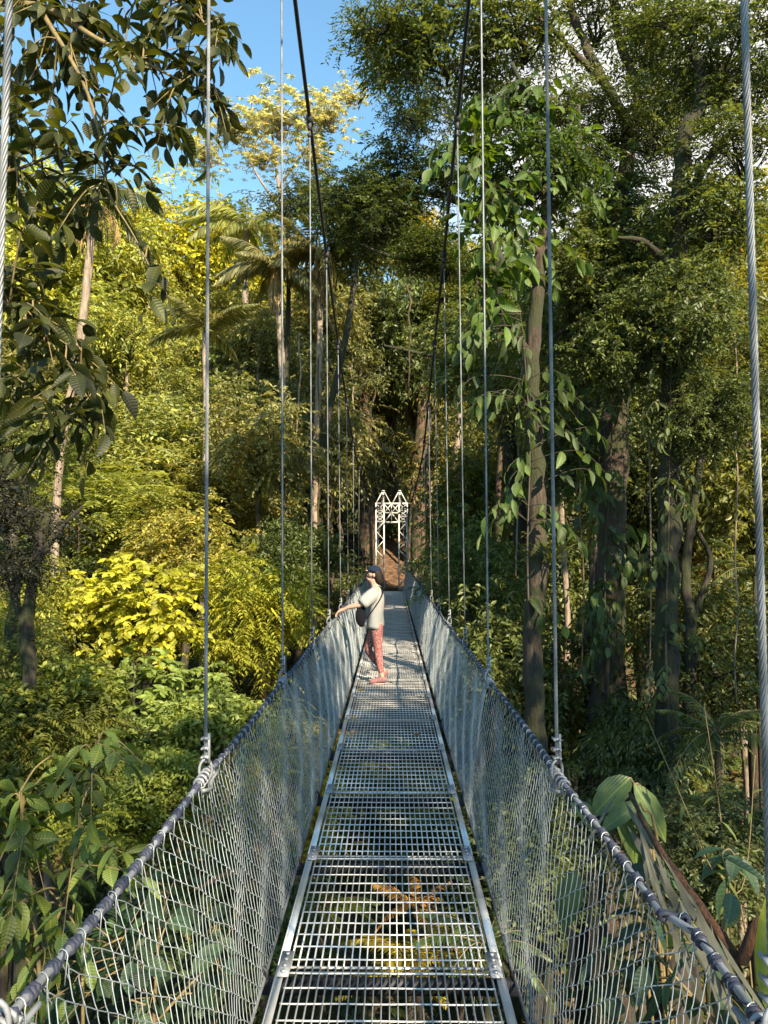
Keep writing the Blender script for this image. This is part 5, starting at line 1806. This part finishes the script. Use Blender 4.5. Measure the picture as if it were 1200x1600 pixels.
# lianas
LI = [('thin hanging root left of the big orange-edged trunk', 548, 560, 720, 30), ('hanging root touching the tower peak', 585, 600, 760, 33), ('pale twisting liana right of the tower', 668, 620, 900, 30),
      ('thin liana in the middle of the dark left hollow', 520, 600, 900, 26), ('liana between the slim trunk and the second right wire', 815, 520, 900, 14), ('long liana hanging left of the thickest trunk', 905, 400, 1050, 11),
      ('dark liana swinging between the two tall right trees', 1010, 450, 1150, 11), ('brown liana beside the leaning palm trunk', 130, 560, 860, 18), ('hanging liana below the brown-skirted palm', 470, 520, 760, 23),
      ('reddish liana right of the dark hollow', 500, 560, 930, 24), ('slack liana at the right edge', 1150, 520, 1100, 10), ('short liana hanging from the level mossy bough', 640, 420, 620, 19)]
for i, (lab, x, y0, y1, Y) in enumerate(LI):
    rs = random.Random(i)
    top = P(x, y0, Y)
    bot = P(x + rs.uniform(-12, 12), y1, Y)
    o = thing('liana', lab, 'liana', tuple(bot), 'lianas hanging in the forest')
    d = top - bot
    pts = [Vector((0, 0, 0)).lerp(d, q / 8) + Vector((rs.uniform(-.05, .05), rs.uniform(-.05, .05), 0)) * (Y / 15) for q in range(9)]
    mb = MB()
    mb.tube(smooth_path(pts, 4), 0.0011 * Y, 5)
    mb.build('vine_stem', M['rbark'] if i % 2 else M['pbark'], o, True)

# leaves fallen on the deck
FL = [('small yellow leaf lying on the deck by the left edge near the walker', -0.44, 9.7), ('small yellow leaf lying on the deck by the right edge near the walker', 0.40, 9.3),
      ('yellowish leaf on the left deck edge just in front of the walker', -0.40, 8.2), ('brown leaf lying on the grating a few steps before the walker', 0.22, 7.4),
      ('curled brown leaf on the left side of the near grating', -0.18, 4.75), ('pale leaf on the right edge of the near grating', 0.43, 5.6)]
for i, (lab, x, y) in enumerate(FL):
    Lv = Leaves(1)
    a = i * 2.3
    Lv.add(np.zeros((1, 3)), np.array([[math.cos(a), math.sin(a), 0.25]]), np.array([[0.2, 0, 1.0]]), np.array([0.075]), np.array([0.038]), np.array([0.6]))
    o = link('fallen_leaf', Lv.mesh('fallen_leaf', True), M['bigleaf'])
    o.location = (x, y, 0.008)
    o.color = ((0.34, 0.28, 0.04, 1), (0.20, 0.11, 0.05, 1))[i in (3, 4)]
    tag(o, lab, 'leaf', 'leaves fallen on the deck')

# slim trunks rising through the wooded slope
ST = [('slim pale trunk left of the brown-skirted palm', 405, 860, 520, 28, 0.11), ('slim trunk in the dark hollow just left of the far hangers', 516, 880, 480, 31, 0.12), ('pale trunk on the slope under the yellow domed tree', 250, 700, 500, 31, 0.12),
      ('straight brown trunk right of the tower behind the right hangers', 712, 900, 520, 28, 0.13), ('dark straight trunk between right main cable and slim reddish trunk', 765, 980, 560, 18, 0.09),
      ('thin pale trunk right of the slim reddish trunk', 885, 1100, 560, 15, 0.07), ('thin grey trunk behind the right edge wire', 1150, 1050, 560, 16, 0.08), ('brown trunk above the bright shrubs on the left slope', 415, 930, 690, 20, 0.10),
      ('thin leaning trunk among the leaves behind the pale leaning palm', 200, 760, 520, 26, 0.08)]
for i, (lab, x, y1, y0, Y, r_) in enumerate(ST):
    rs = random.Random(i + 50)
    b0 = P(x, y1, Y)
    tp = P(x + rs.uniform(-14, 14), y0, Y)
    gz = min(b0.z - 0.3, float(hgt(b0.x, b0.y)))
    o = thing('slim_tree', lab, 'tree', (b0.x, b0.y, gz), 'slim trunks in the forest')
    d = tp - o.location
    pts = [Vector((0, 0, 0)).lerp(d, q / 7) + Vector((rs.uniform(-.1, .1), rs.uniform(-.1, .1), 0)) for q in range(8)]
    mb = MB()
    sm = smooth_path(pts, 4)
    mb.tube(sm, np.linspace(r_ * 1.2, r_ * 0.6, len(sm)), 8, lobes=4, amp=0.08)
    mb.build('trunk', M['pbark'] if i % 3 != 1 else M['rbark'], o, True)
    place_crown(o, tp, (1.9, 1.7, 1.7), ('airy', 'small', 'airy2')[i % 3], (OG, OG, LG)[i % 3] if x < 600 else (0.10, 0.13, 0.04), rs=rs)

# ---------------------------------------------------------------- undergrowth and far forest
rg = np.random.default_rng(100)
Lv = Leaves(0)
n = 6800
xs = rg.uniform(-16, 16, n)
ys = rg.uniform(1.5, 52, n)
keep = ~((np.abs(xs) < 0.9) & (ys > 29) & (ys < 38))
xs, ys = xs[keep], ys[keep]
zs = hgt(xs, ys)
for x, y, z in zip(xs, ys, zs):
    hh = rg.uniform(0.1, 0.9)
    sty = 'pinnate' if rg.random() < 0.5 else 'round'
    clump(Lv, rg, np.array([x, y, z + hh * 0.6]), 0.5 * rg.uniform(0.7, 1.5), 28, 0.26, 0.10, sty)
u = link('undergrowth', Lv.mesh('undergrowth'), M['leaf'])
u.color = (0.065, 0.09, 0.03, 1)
tag(u, 'dense low green undergrowth covering the ravine floor and banks', 'undergrowth', kind='stuff')
Lv = Leaves(0)
n = 4200
for i in range(n):
    x = rg.uniform(-34, 34)
    y = rg.uniform(44, 60)
    z = float(hgt(x, y)) + rg.uniform(0, 1) ** 0.8 * (13.0 + 2.5 * math.sin(x * 0.35) + 1.5 * math.sin(x * 0.9 + 1))
    clump(Lv, rg, np.array([x, y, z]), rg.uniform(0.9, 1.5), 30, 0.42, 0.20, 'round')
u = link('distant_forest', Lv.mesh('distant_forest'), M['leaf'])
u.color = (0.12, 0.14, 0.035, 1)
tag(u, 'distant mass of sunlit forest closing the view behind the nearer trees', 'forest', kind='stuff')
